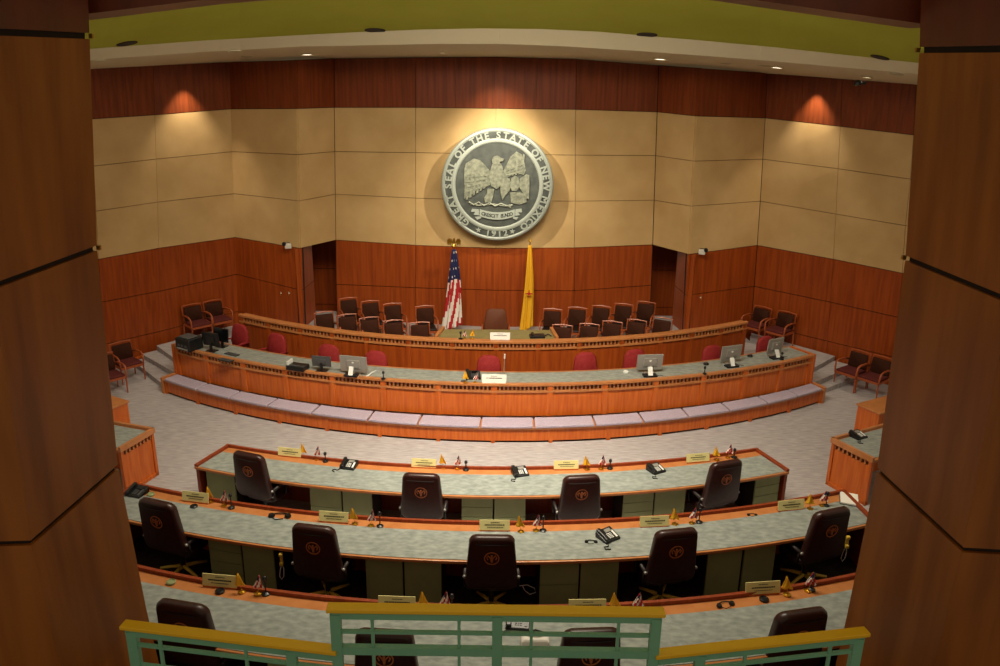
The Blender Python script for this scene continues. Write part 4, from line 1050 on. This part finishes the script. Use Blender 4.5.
for px, py, lb in ((383.5, 379, 'short black microphone on the dais desk rim, left of centre'), (704.5, 374, 'short black microphone on the dais desk rim, right of centre'), (781.5, 359.5, 'short black microphone on the dais desk near its right end')):
    p = pz(px, py, ZD); microphone(lb, Vector((p.x, p.y, ZD)), .14)
p = pz(503.8, 375.5, ZD); r = empty('microphone_stand', (p.x, p.y, ZD)); tag(r, 'thin white tipped microphone stand standing on the dais desk behind the name card', 'microphone')
MB().lathe([(.05, 0), (.05, .01), (.01, .02)], (0, 0, 0), 12).build('base', black_p, r); MB().tube([(0, 0, .01), (.01, 0, .42)], .008, 6).build('rod', silver_p, r); MB().tube([(.01, 0, .38), (.012, 0, .48)], .016, 8).build('tip', white_p, r)
p = pz(494, 384, 1.09); tent_card('name_card', 'white printed name card on the rim of the lower dais desk', Vector((p.x, p.y+.06, 1.09)), .50, .17, 0, 2, whitepaper)
p = pz(500, 340.5, 1.5); tent_card('name_card', 'white printed name card on the upper rostrum rail', Vector((p.x, p.y+.06, 1.5)), .44, .15, 0, 2, whitepaper)
p = pz(465.5, 383.5, 1.09); desk_flag('small yellow desk flag on the lower dais rim', Vector((p.x, p.y+.05, 1.09)), .26, 'y', 0, 'small dais flags')
p = pz(475, 383.5, 1.09); desk_flag('small striped desk flag on the lower dais rim beside the white card', Vector((p.x, p.y+.05, 1.09)), .22, 'us', .15, 'small dais flags')
p = pz(473, 377.5, ZD); phone('black phone behind the small flags at the dais centre', Vector((p.x, p.y, ZD)), .1, False, 1.2)
p = pz(472, 339.3, 1.5); desk_flag('small yellow desk flag on the upper rostrum rail', Vector((p.x, p.y+.05, 1.495)), .22, 'y', .05, 'small dais flags')
p = pz(464, 339.3, 1.5); desk_flag('tiny striped desk flag on the upper rostrum rail', Vector((p.x, p.y+.05, 1.495)), .2, 'us', .1, 'small dais flags')
p = pz(460.5, 339.5, 1.5); microphone('short black microphone on the upper rostrum table', Vector((p.x, p.y+.05, 1.495)), .14)
p = pz(537, 337, 1.46); r = empty('desk_phone', (p.x, p.y, 1.456), .1); tag(r, 'flat black phone on the right of the rostrum table', 'phone')
MB().box((0, 0, .03), (.34, .2, .06)).build('body', black_p, r, bevel=.012); MB().box((-.1, 0, .075), (.06, .2, .035)).build('handset', black_p, r, bevel=.01)
MB().tube([(.17, 0, .03), (.27, .05, .05), (.33, .0, .02)], .014, 6).build('cord', black_p, r)
for px, py, lb in ((413, 367, 'pale folded cable lying on the dais desk beside the left silver monitor'),):
    p = pz(376, 371, ZD); q = pz(366, 377, ZD); m = MB(); m.tube([q, lerp(q, p, .5)+Vector((.02, 0, .03)), p], .016, 6); o = m.build('stylus', white_p, None, q); tag(o, lb, 'cable')
for px, py, lb in ((626, 372.5, 'white small speaker puck beside the broad silver monitor'), (706, 364.5, 'small black device on the dais desk left of the middle right monitor'), (750, 356.5, 'small black device on the dais desk left of the end monitor')):
    p = pz(px, py, ZD); r = MB().lathe([(.06, 0), (.065, .02), (.04, .045)], (0, 0, 0), 16).build('desk_puck', white_p if 'white' in lb else black_p); r.location = (p.x, p.y, ZD); tag(r, lb, 'device')

# wall cameras under the beige panels
for px, py, k, lb, wpt in ((287, 244, 'left', 'small white security camera on the left pier, under the beige panels', ('C', 'D')), (703, 250, 'right', 'small white security camera on the right pier, under the beige panels', ('G', 'Hh'))):
    a, b = LV[wpt[0]]['P'][3], LV[wpt[1]]['P'][3]; t = (px-proj(a)[0])/(proj(b)[0]-proj(a)[0])
    p0 = lerp(a, b, t); p = pY(px, py, p0.y-.24)
    r = empty('security_camera', p); tag(r, lb, 'camera', 'security cameras on the piers')
    MB().box((0, .08, -.02), (.08, .12, .08)).build('bracket', black_p, r)
    MB().box((.03 if k == 'left' else -.03, -.03, -.04), (.16, .14, .12), rz=.3 if k == 'left' else -.3).build('housing', cam_white, r, bevel=.01)
    MB().lathe([(.05, 0), (.05, .05), (.035, .06)], (-.04 if k == 'left' else .04, -.1, .03), 14, MX).build('lens', black_p, r)
for px, py, a_, b_, lb in ((281.5, 293.5, 'C', 'D', 'small pale wall fitting on the left pier, first of two'), (289.5, 293.5, 'C', 'D', 'small pale wall fitting on the left pier, second of two'), (700, 298, 'G', 'Hh', 'small pale wall fitting on the right pier')):
    a, b = LV[a_]['P'][1], LV[b_]['P'][1]; t = (px-proj(a)[0])/(proj(b)[0]-proj(a)[0]); p = pY(px, py, lerp(a, b, t).y-.05)
    r = empty('wall_fitting', p); tag(r, lb, 'wall fitting', 'small wall fittings on the piers')
    MB().box((0, 0, 0), (.07, .03, .12)).build('plate', brass, r, bevel=.005); MB().box((0, -.02, .02), (.03, .03, .03)).build('knob', white_p, r)
p = pY(858, 82, 17.6); r = empty('ceiling_camera', p); tag(r, 'small black camera hanging from the soffit by the right column', 'camera')
MB().lathe([(.03, -.02), (.08, 0), (.08, .06), (.03, .1)], (0, 0, -.06), 14).build('body', black_p, r); MB().box((.1, 0, -.02), (.12, .06, .05)).build('arm', black_p, r)

# ---------------------------------------------------------------- accent lights on the walls
bw = LV['M']['P'][6]
spot('seal_spot_left', (-1.6, 16.9, 7.25), (sc_.x+.1, sc_.y, sc_.z+.3), 1150, (1, .90, .72), 46, .9, .05)
spot('seal_spot_right', (1.5, 16.9, 7.25), (sc_.x-.1, sc_.y, sc_.z+.3), 1150, (1, .90, .72), 46, .9, .05)
spot('seal_spot_top', (sc_.x, 19.45, 7.3), (sc_.x, 20.3, 5.0), 170, (1, .84, .58), 95, .7, .05)
def wall_y(a, b, px, py):
    P, Q = LV[a]['P'][6], LV[b]['P'][6]; d = ray(px, py); h_ = hit(Vector((0, 0, 0)), Vector((d.x, d.y, 0)), P, Q); return h_.y
WYL = wall_y('A', 'C', 182, 72); WYR = wall_y('Hh', 'J', 820, 80)
def scallop(px, py, Y, off, power):
    p = pY(px, py, Y); q = Vector((p.x+off[0], p.y+off[1], p.z)); spot('wall_scallop', q, (q.x-off[0]*.12, q.y-off[1]*.12, q.z-3), power*.9, (1, .86, .66), 78, .8, .03)
scallop(182, 72, WYL, (.22, -.23), 300)
scallop(820, 80, WYR, (-.24, -.22), 300)
